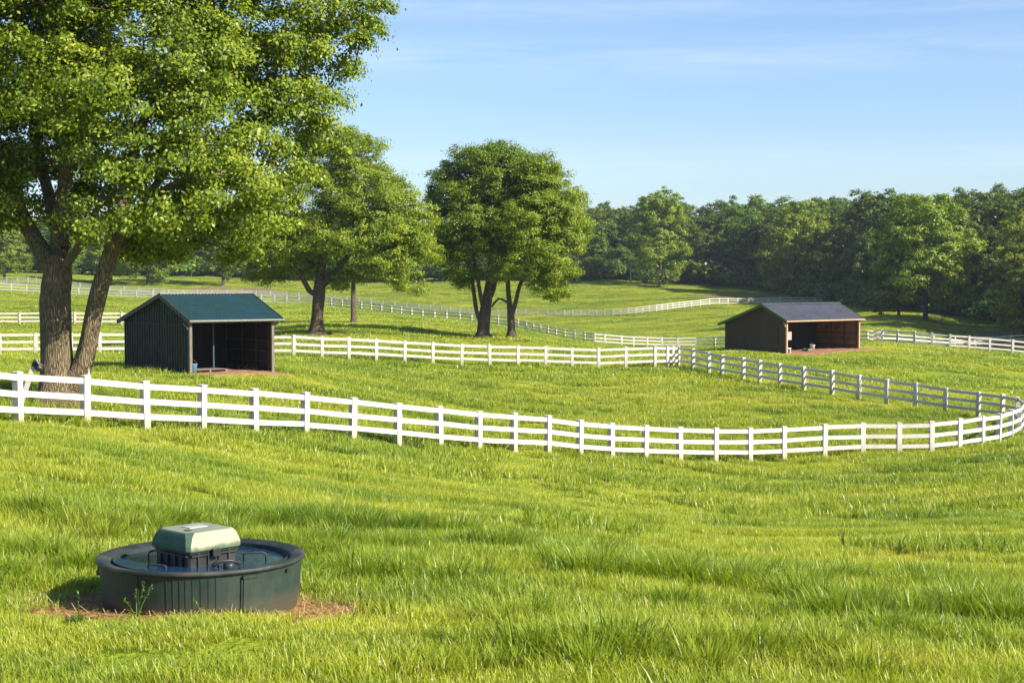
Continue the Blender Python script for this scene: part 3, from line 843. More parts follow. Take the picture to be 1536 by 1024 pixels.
def copy_tree(k, px, D, py_top, label, group, wide=1.0, rz=None, py=500):
    w = W(px, py, D); x, y = w[0], w[1]; z = H(x, y)
    top = W(px, py_top, D)[2]
    hgt = max(3.0, top - z)
    src = PROT[k]
    if k in used:
        root = src.copy(); COL.objects.link(root)
        for ch in src.children:
            c = ch.copy(); COL.objects.link(c); c.parent = root
    else:
        root = src; used.add(k)
    s = hgt / (PH[k] * 1.04)
    root.location = (x, y, z - .1); root.scale = (s * wide, s * wide, s)
    root.rotation_euler = (0, 0, rz if rz is not None else rng.uniform(0, 6.28))
    root['label'] = label; root['category'] = 'tree'
    if group: root['group'] = group
    elif 'group' in root: del root['group']
    return root
# trees one can tell apart at the wood's edge
copy_tree(7, 990, 372, 290, 'tall upright tree standing proud of the wood, above the far white fence bend', None, .95, 1.0)
copy_tree(6, 1190, 345, 306, 'rounded yellowish tree with a bare trunk on the shaded bank behind the brown shed', None, .85, 2.0)
copy_tree(6, 1388, 236, 298, 'largest sunlit tree at the edge of the wood, right of the brown shed', None, .95, .6)
copy_tree(0, 1348, 240, 345, 'lower tree tucked against the left side of the largest sunlit tree', None, .85, 3.0)
copy_tree(7, 1536, 214, 330, 'bright leafy tree cut off by the right edge of the photo', None, .9, 4.0)
copy_tree(3, 1118, 392, 345, 'short rounded dark tree in the gap between the upright and the yellowish tree', None, 1.1, .2)
copy_tree(7, 222, 354, 318, 'bright tree with two trunks beyond the farthest fence, above the green roof ridge', None, 1.1)
copy_tree(5, 335, 360, 300, 'dark spreading tree beyond the farthest fence, over a brown bare patch', None, 1.0)
copy_tree(6, 168, 356, 318, 'sunlit tree beyond the farthest fence, framed between the forked trunks', None, .9)
copy_tree(7, 8, 352, 318, 'pale sunlit tree beyond the farthest fence at the left edge', None, 1.1)
copy_tree(1, 96, 390, 330, 'bluish distant tree seen behind the thick trunk', None, 1.1)
GW = 'trees of the wood behind the meadows'
LW = 'dense green tree of the wood along the skyline, one among its massed neighbours'
rr = random.Random(5)
sky = [(600,330),(660,330),(870,312),(905,306),(940,316),(1000,300),(1040,312),(1090,308),(1140,300),(1190,306),(1230,298),(1280,302),(1330,290),(1390,296),(1450,292),(1500,284),(1540,286),(1640,280)]
def skyline(px): return float(np.interp(px, [s[0] for s in sky], [s[1] for s in sky]))
def edgeD(px): return float(np.interp(px, [560, 880, 1050, 1150, 1250, 1300, 1420, 1536, 1650], [395, 392, 385, 372, 330, 290, 262, 250, 245]))
for row, (dd, step, drop) in enumerate([(4, 44, 34), (20, 38, 14), (42, 34, 4), (70, 38, 0)]):
    px = 560 + row * 13
    while px < 1740:
        D = edgeD(px) + dd + rr.uniform(-5, 7)
        top = skyline(px) + drop * rr.uniform(.5, 1.5) + rr.uniform(-6, 9)
        copy_tree(rr.randrange(6), px, D, top, LW, GW, rr.uniform(.85, 1.2))
        px += step * rr.uniform(.75, 1.25) * (300 / D) ** .6
# distant trees at the left behind the paddock trees
for row in range(3):
    for i in range(24):
        px = -90 + i * 31 + row * 11 + rr.uniform(-8, 8); D = 402 + row * 26 + rr.uniform(-7, 7)
        if px > 590: continue
        copy_tree(rr.randrange(6), px, D, rr.uniform(322, 352) - row * 6, 'dark distant tree in the belt behind the back meadow, half hidden by nearer crowns', 'distant belt of trees at the left', 1.25)
for i in range(9):      # the wood goes on beyond the right edge and shades the bank
    copy_tree(rr.randrange(6), 1610 + i * 34, 232 - i * 7 + rr.uniform(-8, 8), 292 + rr.uniform(-10, 10), LW, GW, 1.1)
for k in range(8):
    if k not in used: print('unused', k)

# shrubs along the foot of the wood
def make_shrub(seed):
    r = np.random.default_rng(seed)
    tr = [([(np.array([0,0,-.1]), .06), (np.array([0,0,.7]), .04), (np.array([.1,0,1.4]), .03)], None)]
    lobes = [(r.normal(0,.9), r.normal(0,.7), r.uniform(.7,1.8), 1.0, .9, .7) for _ in range(7)]
    return tree('shrub', (0,0,0), tr, lobes, 60, 45, .55, .3, M['leaf_far'], M['bark_far'], seed, 'x', 'shrub', mind=.4, minr=.01, twig=.012, flare=False)
SHR = [make_shrub(201), make_shrub(202)]; sused = set()
def put_shrub(k, px, D, hgt, label, group=None, wide=1.0):
    w = W(px, 470, D); z = H(w[0], w[1]); src = SHR[k]
    if k in sused:
        root = src.copy(); COL.objects.link(root)
        for ch in src.children:
            c = ch.copy(); COL.objects.link(c); c.parent = root
    else: root = src; sused.add(k)
    s = hgt / 2.5
    root.location = (w[0], w[1], z); root.scale = (s * wide, s * wide, s); root.rotation_euler = (0, 0, rng.uniform(0, 6.28))
    root['label'] = label; root['category'] = 'shrub'
    if group: root['group'] = group
    return root
put_shrub(0, 990, 366, 4.2, 'light green rounded bush in front of the tall upright tree', None, 1.2)
px = -80
while px < 1600:
    D = (edgeD(px) if px > 560 else 398) + rr.uniform(-3, 3)
    put_shrub(rr.randrange(2), px, D, rr.uniform(3.5, 6.5), 'dark undergrowth bush at the foot of the wood', 'undergrowth bushes along the wood edge', rr.uniform(1.1, 1.7))
    px += rr.uniform(16, 26) * (300 / D)

# ---------------------------------------------------------------- sheds
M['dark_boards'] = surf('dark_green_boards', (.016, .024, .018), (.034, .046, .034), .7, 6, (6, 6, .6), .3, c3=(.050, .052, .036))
M['dark_inside'] = surf('interior_shade_boards', (.010, .010, .011), (.022, .020, .020), .85, 5, (5, 5, .7), .3)  # near-black so the shade inside the sheds is painted into the boards
M['brown_boards'] = surf('brown_boards', (.058, .037, .024), (.10, .066, .042), .75, 6, (7, 7, .5), .3, c3=(.095, .066, .045))
M['warm_ply'] = surf('warm_plywood', (.13, .080, .047), (.22, .135, .085), .75, 4, (1, 1, 5), .2, c3=(.11, .06, .035))
M['tan_wood'] = surf('tan_timber', (.36, .20, .12), (.52, .33, .21), .7, 5, (3, 3, .6), .2)
M['grey_wood'] = surf('weathered_timber', (.10, .085, .07), (.20, .17, .14), .8, 6, (6, 6, .6), .3)
M['green_trim'] = surf('green_painted_trim', (.035, .11, .025), (.05, .15, .035), .5, 5)
M['olive_trim'] = surf('dark_olive_trim', (.03, .035, .022), (.06, .065, .045), .6, 5)
M['pale_metal'] = surf('pale_galvanised_gutter', (.14, .145, .14), (.22, .22, .21), .5, 8, c3=(.18, .17, .15))
M['teal_roof'] = surf('teal_roof_sheet', (.009, .034, .034), (.013, .048, .046), .5, 3, (1, 3, 1), c3=(.010, .045, .065), spec=.4)
M['slate_roof'] = surf('slate_blue_roof_sheet', (.050, .054, .070), (.082, .086, .105), .45, 2.5, (4, .6, 1), c3=(.05, .048, .065), spec=.5)
M['red_dirt'] = surf('reddish_bare_soil', (.20, .085, .045), (.38, .19, .11), .95, 5, (1, 1, 1), .9, 9, c3=(.42, .26, .15), dist=.05)
M['blue_plastic'] = surf('blue_plastic', (.10, .26, .42), (.16, .34, .50), .4, 4)
M['blue_grey'] = surf('blue_grey_panel', (.030, .055, .075), (.05, .08, .10), .6, 4)
M['pink_board'] = surf('pinkish_board', (.36, .22, .19), (.48, .31, .27), .7, 5)
M['pale_paint'] = surf('pale_grey_paint', (.55, .56, .54), (.7, .7, .68), .5, 6)

def prism_x(mb, poly, x0, x1):
    """poly in (y, z), extruded along x"""
    n = len(poly); b = len(mb.v)
    mb.v += [(x0, y, z) for y, z in poly] + [(x1, y, z) for y, z in poly]
    mb.f.append(tuple(range(b, b + n))); mb.f.append(tuple(range(b + 2 * n - 1, b + n - 1, -1))); mb.m += [0, 0]
    for i in range(n):
        j = (i + 1) % n
        mb.f.append((b + j, b + i, b + n + i, b + n + j)); mb.m.append(0)
    return mb

def shed(px, py, D, Wd, Ld, r, zr, zfe, zbe, of, ob, onear, ofar, mats, label, ribs, roofkind, back_in):
    base = ground_at(px, py, D)
    root = empty('field_shelter', base, TH); tag(root, label, 'shelter')
    kf = (zr - zfe) / (r + of); kb = (zr - zbe) / (Ld + ob - r)
    zt = lambda y: (zr - kf * (r - y) if y < r else zr - kb * (y - r)) - .075     # underside of the roof
    wallm, insm, roofm, verge, fas, post = mats
    low = -.35
    # near gable wall: dark outer skin with battens, its own inner lining
    def gable(x0, x1, yend=Ld):
        b = MB(); prism_x(b, [(0.0, low), (yend, low), (yend, zt(yend)), (r, zt(r)), (0.0, zt(0.0))], x0, x1); return b
    b = gable(0.0, .05)
    nb_, bw, bp_ = ribs
    for i in range(nb_ + 1):
        y = .03 + (Ld - .06) * i / nb_
        h = zt(y) - .03
        b.box((-bp_ / 2 - .002, y, (h + low) / 2), (bp_, bw, h - low))
    b.build('wall', wallm, root)
    rb = MB(); rb.box((-.035 - bp_ / 2, Ld / 2, zt(0) - .30), (.04, Ld * .86, .05))
    if roofkind == 'seam':
        rb.box((-.035 - bp_ / 2, r + .25, (zt(r) + zt(0) - .3) / 2 + .05), (.035, .05, zt(r) - zt(0) + .1))
        rb.box((-.035 - bp_ / 2, Ld * .68, (zt(0) - .35) / 2), (.03, .04, zt(0) - .45))
        rb.box((-.035 - bp_ / 2, Ld * .12, (zt(0) - .35) / 2), (.03, .04, zt(0) - .45))
    rb.build('batten', wallm, root)
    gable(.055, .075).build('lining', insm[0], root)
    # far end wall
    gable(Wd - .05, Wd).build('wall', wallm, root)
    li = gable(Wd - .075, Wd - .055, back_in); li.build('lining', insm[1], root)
    bt = MB()
    for z in (.45, .95, 1.4):
        bt.box((Wd - .10, back_in / 2, z), (.045, back_in - .1, .07))
    for y in (.08, back_in * .3, back_in * .62, back_in - .06):
        bt.box((Wd - .135, y, 1.15), (.05, .07, 2.3))
    bt.build('batten', insm[2], root)
    bb = MB(); bb.box((Wd / 2, Ld - .03, (zt(Ld) + low) / 2), (Wd - .16, .05, zt(Ld) - low)); bb.build('wall', wallm, root)
    pt = MB(); hh = zt(back_in) - .02
    pt.box((Wd / 2, back_in, hh / 2 - .1), (Wd - .16, .04, hh + .2))
    for i in range(1, 9): pt.box((Wd * i / 9, back_in - .03, hh / 2), (.03, .02, hh))
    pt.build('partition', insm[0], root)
    # roof slopes
    x0, x1 = -onear, Wd + ofar
    def slope(ya, za, yb, zb, kind):
        Lr = math.hypot(yb - ya, zb - za)
        ny, nz_ = -(zb - za) / Lr, (yb - ya) / Lr
        if nz_ < 0: ny, nz_ = -ny, -nz_
        m = MB()
        if kind == 'tile':
            nx = int((x1 - x0) / .028); ns = int(Lr / .05)
            hfun = lambda x, s: .018 * math.cos(2 * math.pi * x / .168) + .016 * ((s / .30) % 1.0)
        else:
            nx = int((x1 - x0) / .05); ns = max(2, int(Lr / .5))
            hfun = lambda x, s: .035 * max(0, 1 - abs(((x + .1) / .3) % 1 - .5) * 9) + .004 * math.sin(x * 5 + s)
        idx = []
        for j in range(ns + 1):
            s = Lr * j / ns; row = []
            for i in range(nx + 1):
                x = x0 + (x1 - x0) * i / nx; h = hfun(x, s)
                m.v.append((x, ya + (yb - ya) * j / ns + ny * h, za + (zb - za) * j / ns + nz_ * h)); row.append(len(m.v) - 1)
            idx.append(row)
        for j in range(ns):
            for i in range(nx):
                m.f.append((idx[j][i], idx[j][i + 1], idx[j + 1][i + 1], idx[j + 1][i])); m.m.append(0)
        # deck beneath
        t_ = .03
        prism_x(m, [(ya - ny * .02, za - nz_ * .02), (yb - ny * .02, zb - nz_ * .02), (yb - ny * (t_ + .02), zb - nz_ * (t_ + .02)), (ya - ny * (t_ + .02), za - nz_ * (t_ + .02))], x0 + .01, x1 - .01)
        return m
    slope(r, zr, -of, zfe, roofkind).build('roof_slope', roofm, root, smooth=False)
    slope(r, zr, Ld + ob, zbe, roofkind).build('roof_slope', roofm, root)
    rc = MB(); rc.bar((x0 - .01, r, zr + .035), (x1 + .01, r, zr + .035), .16, .03); rc.tube([(x0 - .01, r, zr + .05), (x1 + .01, r, zr + .05)], .035, 8)
    rc.build('ridge_cap', fas if roofkind == 'tile' else roofm, root)
    # verge boards on both gables
    for xg in (x0 - .02, x1 + .02):
        v = MB(); hv = .19
        v.bar((xg, r + .0, zr - .06), (xg, -of - .02, zfe - .06), .035, hv)
        v.bar((xg, r + .0, zr - .06), (xg, Ld + ob + .02, zbe - .06), .036, hv)
        v.build('verge_board', verge, root)
    g = MB(); g.box(((x0 + x1) / 2, -of - .045, zfe - .06), (x1 - x0 + .06, .05, .10))
    if roofkind == 'tile': g.tube([(x0 - .03, -of - .09, zfe - .035), (x1 + .03, -of - .09, zfe - .045)], .05, 10)
    g.build('gutter' if roofkind == 'tile' else 'fascia_board', fas, root)
    hd = MB(); hd.box((Wd / 2, .07, zt(.07) - .10), (Wd - .02, .09, .18)); hd.build('header_beam', insm[2], root)
    for i, x in enumerate((.03, Wd - .03)):
        p = MB(); hp = zt(-.09) - .03
        p.box((x, -.085, hp / 2 - .15), (.13, .13, hp + .3)); p.build('corner_post', post, root)
        k = MB(); sx = -1 if i else 1
        k.bar((x - sx * .0, -.06, 1.95), (x + (-sx) * .32, -.06, zfe - .14), .05, .07); k.build('brace', post, root)
    for x in (Wd * .25, Wd * .5, Wd * .75):
        q = MB()
        q.bar((x, -of * .6, zt(-of * .6) - .06), (x, r, zt(r) - .06), .05, .1); q.bar((x, r, zt(r) - .06), (x, Ld - .1, zt(Ld - .1) - .06), .05, .1)
        q.build('rafter', insm[2], root)
    return root, base, zt

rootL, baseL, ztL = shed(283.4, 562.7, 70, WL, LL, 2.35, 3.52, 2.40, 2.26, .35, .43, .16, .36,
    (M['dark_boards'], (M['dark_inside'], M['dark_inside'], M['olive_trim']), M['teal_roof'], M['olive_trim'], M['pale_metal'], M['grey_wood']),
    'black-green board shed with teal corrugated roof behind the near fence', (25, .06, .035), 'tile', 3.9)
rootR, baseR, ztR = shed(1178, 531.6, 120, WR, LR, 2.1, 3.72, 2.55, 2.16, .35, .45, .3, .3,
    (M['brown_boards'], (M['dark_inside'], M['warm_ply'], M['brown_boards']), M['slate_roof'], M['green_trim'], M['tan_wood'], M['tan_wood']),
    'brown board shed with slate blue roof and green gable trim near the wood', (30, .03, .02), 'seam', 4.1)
pl = MB(); pl.tube([(1.9, 1.2, -.1), (1.88, 1.2, ztL(1.2) - .02)], .045, 8); pl.build('pole', M['blue_grey'], rootL)

def shed_world(base, x, y, z=0.0):
    c, s = math.cos(TH), math.sin(TH)
    return (base[0] + x * c - y * s, base[1] + x * s + y * c, base[2] + z)

def floor_patch(root, base, Wd, depth, seed):
    m = MB(); nx, ny = int(Wd / .12) + 8, 46
    idx = {}
    r = np.random.default_rng(seed)
    for j in range(ny + 1):
        for i in range(nx + 1):
            x = -.55 + (Wd + 1.5) * i / nx; y = -2.6 + (depth + 2.55) * j / ny
            wx, wy, _ = shed_world(base, x, y)
            e = 0
            ex = max(0, -x, x - Wd - .2); ey = max(0, -y - 1.5)
            inside = (y > 0 and 0 <= x <= Wd)
            d = math.hypot(ex * 1.4, ey) - .45 * float(vnoise(wx * 1.6, wy * 1.6, seed))
            if y > .1 and (x < .02 or x > Wd - .02): d = 1
            z = H(wx, wy) - base[2] + .045 + .05 * float(vnoise(wx * 3, wy * 3, 5)) - max(0, d) * .35
            m.v.append((x, y, z)); idx[i, j] = (len(m.v) - 1, d)
    for j in range(ny):
        for i in range(nx):
            c = [idx[i, j], idx[i + 1, j], idx[i + 1, j + 1], idx[i, j + 1]]
            if min(q[1] for q in c) < .2: m.f.append(tuple(q[0] for q in c)); m.m.append(0)
    m.build('dirt_floor', M['red_dirt'], root, smooth=True)
floor_patch(rootL, baseL, WL, 3.9, 71)
floor_patch(rootR, baseR, WR, 4.1, 72)

# things inside the sheds
def inside(name, base, x, y, rz=0.0):
    p = shed_world(base, x, y); return empty(name, (p[0], p[1], max(base[2], H(p[0], p[1])) + .07), TH + rz)
o = inside('hay_manger', baseL, .95, 3.2); tag(o, 'blue-grey hay manger against the back of the green-roofed shed', 'manger')
b = MB(); b.box((0, 0, .5), (1.5, .5, .5)); b.build('trough_box', M['blue_grey'], o)
b = MB(); b.box((0, .1, 1.25), (1.5, .12, .09)); b.box((0, .12, .82), (1.5, .06, .05)); b.build('top_rail', M['grey_wood'], o)
b = MB()
for i in range(11): b.bar((-.7 + .14 * i, -.1, .76), (-.7 + .14 * i, .1, 1.22), .02, .02)
b.build('bars', M['blue_grey'], o)
for sx in (-1, 1):
    for sy in (-1, 1): b = MB(); b.box((sx * .72, sy * .22, .125), (.07, .07, .25)); b.build('leg', M['blue_grey'], o)
def bucket(base, x, y, label, m, s=1.0):
    o = inside('bucket', base, x, y); tag(o, label, 'bucket')
    b = MB(); b.lathe([(.0, .005), (.13*s, .005), (.17*s, .32*s), (.185*s, .33*s), (.185*s, .35*s), (.16*s, .35*s), (.125*s, .03), (0, .03)], 24); b.build('pail', m, o, smooth=True)
    b = MB(); b.tube([(.18*s * math.cos(a), .02, .33*s + .16*s * math.sin(a)) for a in np.linspace(0, math.pi, 12)], .006, 6); b.build('handle', M['grey_wood'], o, smooth=True)
bucket(baseL, .38, .35, 'light blue bucket just inside the front post of the green-roofed shed', M['blue_plastic'], 1.15)
bucket(baseR, 5.2, 1.7, 'pale bucket on the dirt floor of the brown shed', M['pale_paint'], 1.2)
o = inside('wooden_pallet', baseL, 1.2, .9, .1); tag(o, 'flat wooden pallet lying on the floor inside the green-roofed shed', 'pallet')
b = MB()
for i in range(6): b.box((0, -.5 + .2 * i, .11), (1.9, .13, .025))
b.build('deck', M['grey_wood'], o)
b = MB()
for x in (-.85, 0, .85): b.box((x, 0, .048), (.09, 1.12, .095))
b.build('bearer', M['grey_wood'], o)
o = inside('feed_tray', baseR, 4.1, 1.3, .3); tag(o, 'low greenish feed tray on the floor of the brown shed', 'feed tray')
b = MB(); b.box((0, 0, .03), (.8, .45, .04))
for sx in (-1, 1): b.box((sx * .4, 0, .1), (.04, .5, .16)); b.box((0, sx * .24, .1), (.76, .04, .16))
b.build('tray', surf('mossy_plastic', (.10, .13, .06), (.18, .20, .10), .6, 5), o)
o = inside('hanging_feeder', baseR, .75, .55); tag(o, 'pinkish hanging feeder board inside the left post of the brown shed', 'feeder')
b = MB(); b.box((0, 0, 1.28), (1.15, .05, .62)); b.build('front_board', M['pink_board'], o)
b = MB(); b.box((0, .18, .99), (1.15, .34, .04)); b.box((-.555, .18, 1.25), (.04, .34, .46)); b.box((.555, .18, 1.25), (.04, .34, .46)); b.build('box', M['pink_board'], o)
b = MB(); b.box((-.5, .34, 1.6), (.04, .04, 1.3)); b.box((.5, .34, 1.6), (.04, .04, 1.3)); b.build('hanger', M['brown_boards'], o)
o = inside('low_bench', baseR, .55, .35); tag(o, 'small pale bench below the hanging feeder in the brown shed', 'bench')
b = MB(); b.box((0, 0, .36), (.75, .3, .05)); b.build('seat', M['pale_paint'], o)
for sx in (-1, 1): b = MB(); b.box((sx * .3, 0, .17), (.05, .26, .33)); b.build('leg', M['pale_paint'], o)

# ---------------------------------------------------------------- water trough
def mat_tub():
    t = NT('dark_green_plastic')
    v = t.coord('Object', (1, 1, 1))
    nz = t.noise(v, 5, 6, .65)
    st = t.noise(t.coord('Object', (7, 7, .9)), 2.2, 5, .65)
    col = t.ramp(nz, [(.3, (.009, .020, .015)), (.6, (.018, .036, .027)), (.8, (.036, .056, .043))])
    col = t.mix(t.math('MULTIPLY', t.ramp(st, [(.5, 0), (.72, 1)]), .45), col, (.045, .055, .040))
    z = t.n('ShaderNodeSeparateXYZ', ins={'Vector': v}).outputs[2]
    low = t.ramp(t.math('ADD', z, t.math('MULTIPLY', t.math('SUBTRACT', nz, .5), .18)), [(.0, 1), (.13, 0)])
    col = t.mix(t.math('MULTIPLY', low, .7), col, (.07, .055, .032))
    b = t.n('ShaderNodeBsdfPrincipled', ins={'Base Color': col, 'Roughness': .48, 'Specular IOR Level': .45})
    t.l(t.ramp(nz, [(.3, .55), (.8, .75)]), b.inputs['Roughness'])
    bp = t.n('ShaderNodeBump', ins={'Height': t.noise(v, 40, 4, .6), 'Strength': .15, 'Distance': .004}); t.l(bp.outputs[0], b.inputs['Normal'])
    t.l(b.outputs[0], t.out.inputs[0]); return t.m
M['tub'] = mat_tub()
M['rim'] = surf('worn_grey_rim', (.014, .020, .019), (.034, .042, .039), .55, 7, (1, 1, 1), .15, c3=(.075, .070, .055), spec=.35)
M['black_plastic'] = surf('black_plastic', (.012, .013, .014), (.03, .032, .032), .45, 8, c3=(.06, .06, .055))
def mat_lid(name, c1, c2, c3, thr=.5):
    t = NT(name); v = t.coord('Object')
    nz = t.noise(v, 4, 6, .7); n2 = t.noise(v, 26, 4, .7)
    col = t.ramp(nz, [(.3, c1), (.65, c2)])
    z = t.n('ShaderNodeSeparateXYZ', ins={'Vector': v}).outputs[2]
    edge = t.ramp(t.math('ADD', z, t.math('MULTIPLY', t.math('SUBTRACT', nz, .5), .16)), [(.485, 1), (.52, 0)])
    col = t.mix(t.math('MULTIPLY', edge, .85), col, (.045, .10, .055))
    col = t.mix(t.math('MULTIPLY', t.ramp(n2, [(.62, 0), (.75, 1)]), .6), col, c3)
    b = t.n('ShaderNodeBsdfPrincipled', ins={'Base Color': col, 'Roughness': .68, 'Specular IOR Level': .25})
    bp = t.n('ShaderNodeBump', ins={'Height': n2, 'Strength': .15, 'Distance': .004}); t.l(bp.outputs[0], b.inputs['Normal'])
    t.l(b.outputs[0], t.out.inputs[0]); return t.m
M['lid_green'] = mat_lid('lid_green', (.042, .088, .062), (.065, .118, .082), (.16, .20, .12))
M['lid_cream'] = mat_lid('lid_sun_bleached', (.29, .275, .19), (.37, .345, .245), (.20, .22, .15))
M['lid_top'] = mat_lid('lid_faded_top', (.17, .205, .15), (.25, .27, .20), (.12, .16, .10))
t_ = NT('trough_water')
b_ = t_.n('ShaderNodeBsdfPrincipled', ins={'Base Color': (.010, .035, .075, 1), 'Roughness': .10, 'Specular IOR Level': .9, 'IOR': 1.33})
bp_ = t_.n('ShaderNodeBump', ins={'Height': t_.noise(t_.coord('Object'), 9, 3, .6), 'Strength': .25, 'Distance': .02}); t_.l(bp_.outputs[0], b_.inputs['Normal'])
t_.l(b_.outputs[0], t_.out.inputs[0]); M['water'] = t_.m

tz = H(TR[0], TR[1] - .9)
tr = empty('water_trough', (TR[0] + .02, TR[1], tz)); tag(tr, 'round dark green plastic water trough standing on a worn dirt patch', 'water trough')
b = MB()
b.lathe([(.885, -.10), (.90, .0), (.905, .03), (.925, .335), (.93, .34)], 128)
b.lathe([(.80, .36), (.79, .12), (.76, .07), (.0, .06)], 128)
def onwall(deg, z, r=None, out=0.0):
    a = math.radians(-90 + deg); rr_ = (.905 + .02 * (z - .03) / .3) + out
    return Vector((rr_ * math.cos(a), rr_ * math.sin(a), z))
def arc_panel(b, d0, d1, z0, z1, out, n=8):
    rows = []
    for i in range(n + 1):
        d = d0 + (d1 - d0) * i / n
        rows.append([onwall(d, z0, out=-.01), onwall(d, z0, out=out), onwall(d, z1, out=out), onwall(d, z1, out=-.01)])
    for i in range(n):
        for k in range(3): b.face([rows[i][k], rows[i + 1][k], rows[i + 1][k + 1], rows[i][k + 1]])
    b.face(rows[0]); b.face(rows[-1][::-1])
for d in (-8, -4.3, -.6, 2.6, 6.4, 10.8, 15.0, 19): arc_panel(b, d - .22, d + .22, .03, .325, .005, 1)
for k in range(14):
    d = 100 + k * 12
    arc_panel(b, d - .3, d + .3, .015, .325, .006, 1)
arc_panel(b, -26, -25.4, .0, .33, .008, 1)
b.build('tub', M['tub'], tr, smooth=False)
b = MB(); b.lathe([(.92, .342), (.950, .342), (.956, .350), (.956, .370), (.949, .379), (.935, .382), (.90, .378), (.85, .362), (.828, .352), (.815, .335), (.805, .28)], 128)
b.build('rim', M['rim'], tr, smooth=True)
b = MB(); arc_panel(b, 34.2, 43, .0, .318, .022, 8); arc_panel(b, 33.6, 43.6, .296, .322, .032, 8); arc_panel(b, 33.0, 33.9, .0, .31, .012, 1)
b.build('side_panel', M['tub'], tr)
b = MB(); b.lathe([(.805, .322), (.45, .322), (0, .323)], 96); b.build('water', M['water'], tr, smooth=True)
b = MB(); p0 = onwall(-89, .24, out=.0); b.box((p0.x - .012, p0.y, .24), (.05, .09, .085)); b.box((p0.x - .035, p0.y, .215), (.03, .07, .05)); b.build('lug', M['black_plastic'], tr, bevel=.008)
b = MB(); p0 = onwall(-21, .285, out=.012); b.tube([p0 - Vector((0, -.02, 0)), p0 + Vector((0, -.012, 0))], .022, 12); b.build('plug', M['black_plastic'], tr)
p0 = onwall(66, .30, out=.01); b = MB(); b.tube([p0, p0 + Vector((.012, -.005, 0))], .018, 10); b.build('plug', M['black_plastic'], tr)

# float valve housing in the middle of the tub
hs = MB(); A45 = math.radians(46)
Rm = Matrix.Rotation(A45, 4, 'Z')
cx, cy = -.04, -.02
Tm = Matrix.Translation((cx, cy, 0)) @ Rm
def octo(s, ch): 
    return [(-s + ch, -s), (s - ch, -s), (s, -s + ch), (s, s - ch), (s - ch, s), (-s + ch, s), (-s, s - ch), (-s, -s + ch)]
def loft(b, rings, Tm, face_m=None, cap_m=0):
    base = len(b.v); n = len(rings[0][0])
    for ring, z in rings:
        for x, y in ring: b.v.append(tuple(Tm @ Vector((x, y, z))))
    for i in range(len(rings) - 1):
        for k in range(n):
            k2 = (k + 1) % n
            b.f.append((base + i * n + k, base + i * n + k2, base + (i + 1) * n + k2, base + (i + 1) * n + k)); b.m.append(face_m[k] if face_m else 0)
    b.f.append(tuple(base + (len(rings) - 1) * n + k for k in range(n))); b.m.append(cap_m)
    b.f.append(tuple(base + k for k in range(n))[::-1]); b.m.append(face_m[0] if face_m else 0)
b = MB(); loft(b, [(octo(.262, .02), .10), (octo(.268, .02), .44), (octo(.285, .025), .445), (octo(.285, .025), .47)], Tm)
for sgn, ax in ((-1, 'y'), (1, 'x'), (1, 'y'), (-1, 'x')):
    for q in (-.17, -.06, .06, .17):
        c = (q, sgn * .274, .385) if ax == 'y' else (sgn * .274, q, .385)
        s = (.02, .02, .12) if ax == 'y' else (.02, .02, .12)
        b.box(c, s, Tm)
    c = (0, sgn * .280, .425) if ax == 'y' else (sgn * .280, 0, .425)
    b.box(c, (.50, .022, .018) if ax == 'y' else (.022, .50, .018), Tm)
hsg = b.build('valve_housing', M['black_plastic'], tr)
b = MB()
# side order in octo: k=0 -> -y side, 1 corner, 2 -> +x side, 3 corner, 4 -> +y, 5, 6 -> -x, 7
fm = [1, 1, 1, 1, 0, 0, 0, 0]
fm = [1, 1, 1, 0, 0, 0, 0, 0]
loft(b, [(octo(.302, .035), .462), (octo(.306, .035), .475), (octo(.304, .035), .515), (octo(.284, .045), .592), (octo(.268, .055), .620), (octo(.250, .06), .632)], Tm, fm, 2)
lid = b.build('lid', [M['lid_green'], M['lid_cream'], M['lid_top']], hsg, bevel=.006)
b = MB(); b.box((.02, .05, .634), (.20, .13, .010), Tm); b.build('label_plate', surf('faded_label', (.30, .34, .29), (.42, .45, .38), .6, 12), hsg, bevel=.003)
b = MB(); b.tube([tuple(Tm @ Vector((-.16, -.10, .628))), tuple(Tm @ Vector((-.16, -.10, .638)))], .035, 16); b.build('cap', M['olive_trim'], hsg)
# latches
for c, s in (((.0, -.315, .44), (.09, .035, .075)), ((.305, .06, .44), (.03, .09, .075))):
    b = MB(); b.box(c, s, Tm); b.build('latch', M['black_plastic'], hsg, bevel=.006)
# wire handles standing in the tub
def handle(p, q, h, rad=.009, name='handle'):
    p, q = Vector(p), Vector(q)
    pts = [p, p + Vector((0, 0, h * .8)), p + Vector((0, 0, h)) + (q - p) * .12, q + Vector((0, 0, h)) - (q - p) * .12, q + Vector((0, 0, h * .8)), q]
    b = MB(); b.tube(pts, rad, 8); b.build(name, M['black_plastic'] if h > .1 else M['rim'], tr, smooth=True)
handle((.40, -.02, .31), (.60, .03, .31), .085, .009)
handle((-.40, .20, .31), (-.50, .05, .31), .085, .010)
handle((-.42, -.33, .30), (-.24, -.40, .30), .045, .009)
b = MB(); b.tube([(.18, -.42, .34), (.24, -.40, .385), (.34, -.36, .385), (.42, -.30, .345)], .018, 8); b.lathe([(.0, .30), (.05, .30), (.05, .36), (.035, .375), (0, .375)], 20)
for i in range(len(b.v) - 100, len(b.v)): b.v[i] = (b.v[i][0] + .33, b.v[i][1] - .40, b.v[i][2])
b.build('float_arm', M['black_plastic'], tr, smooth=True)

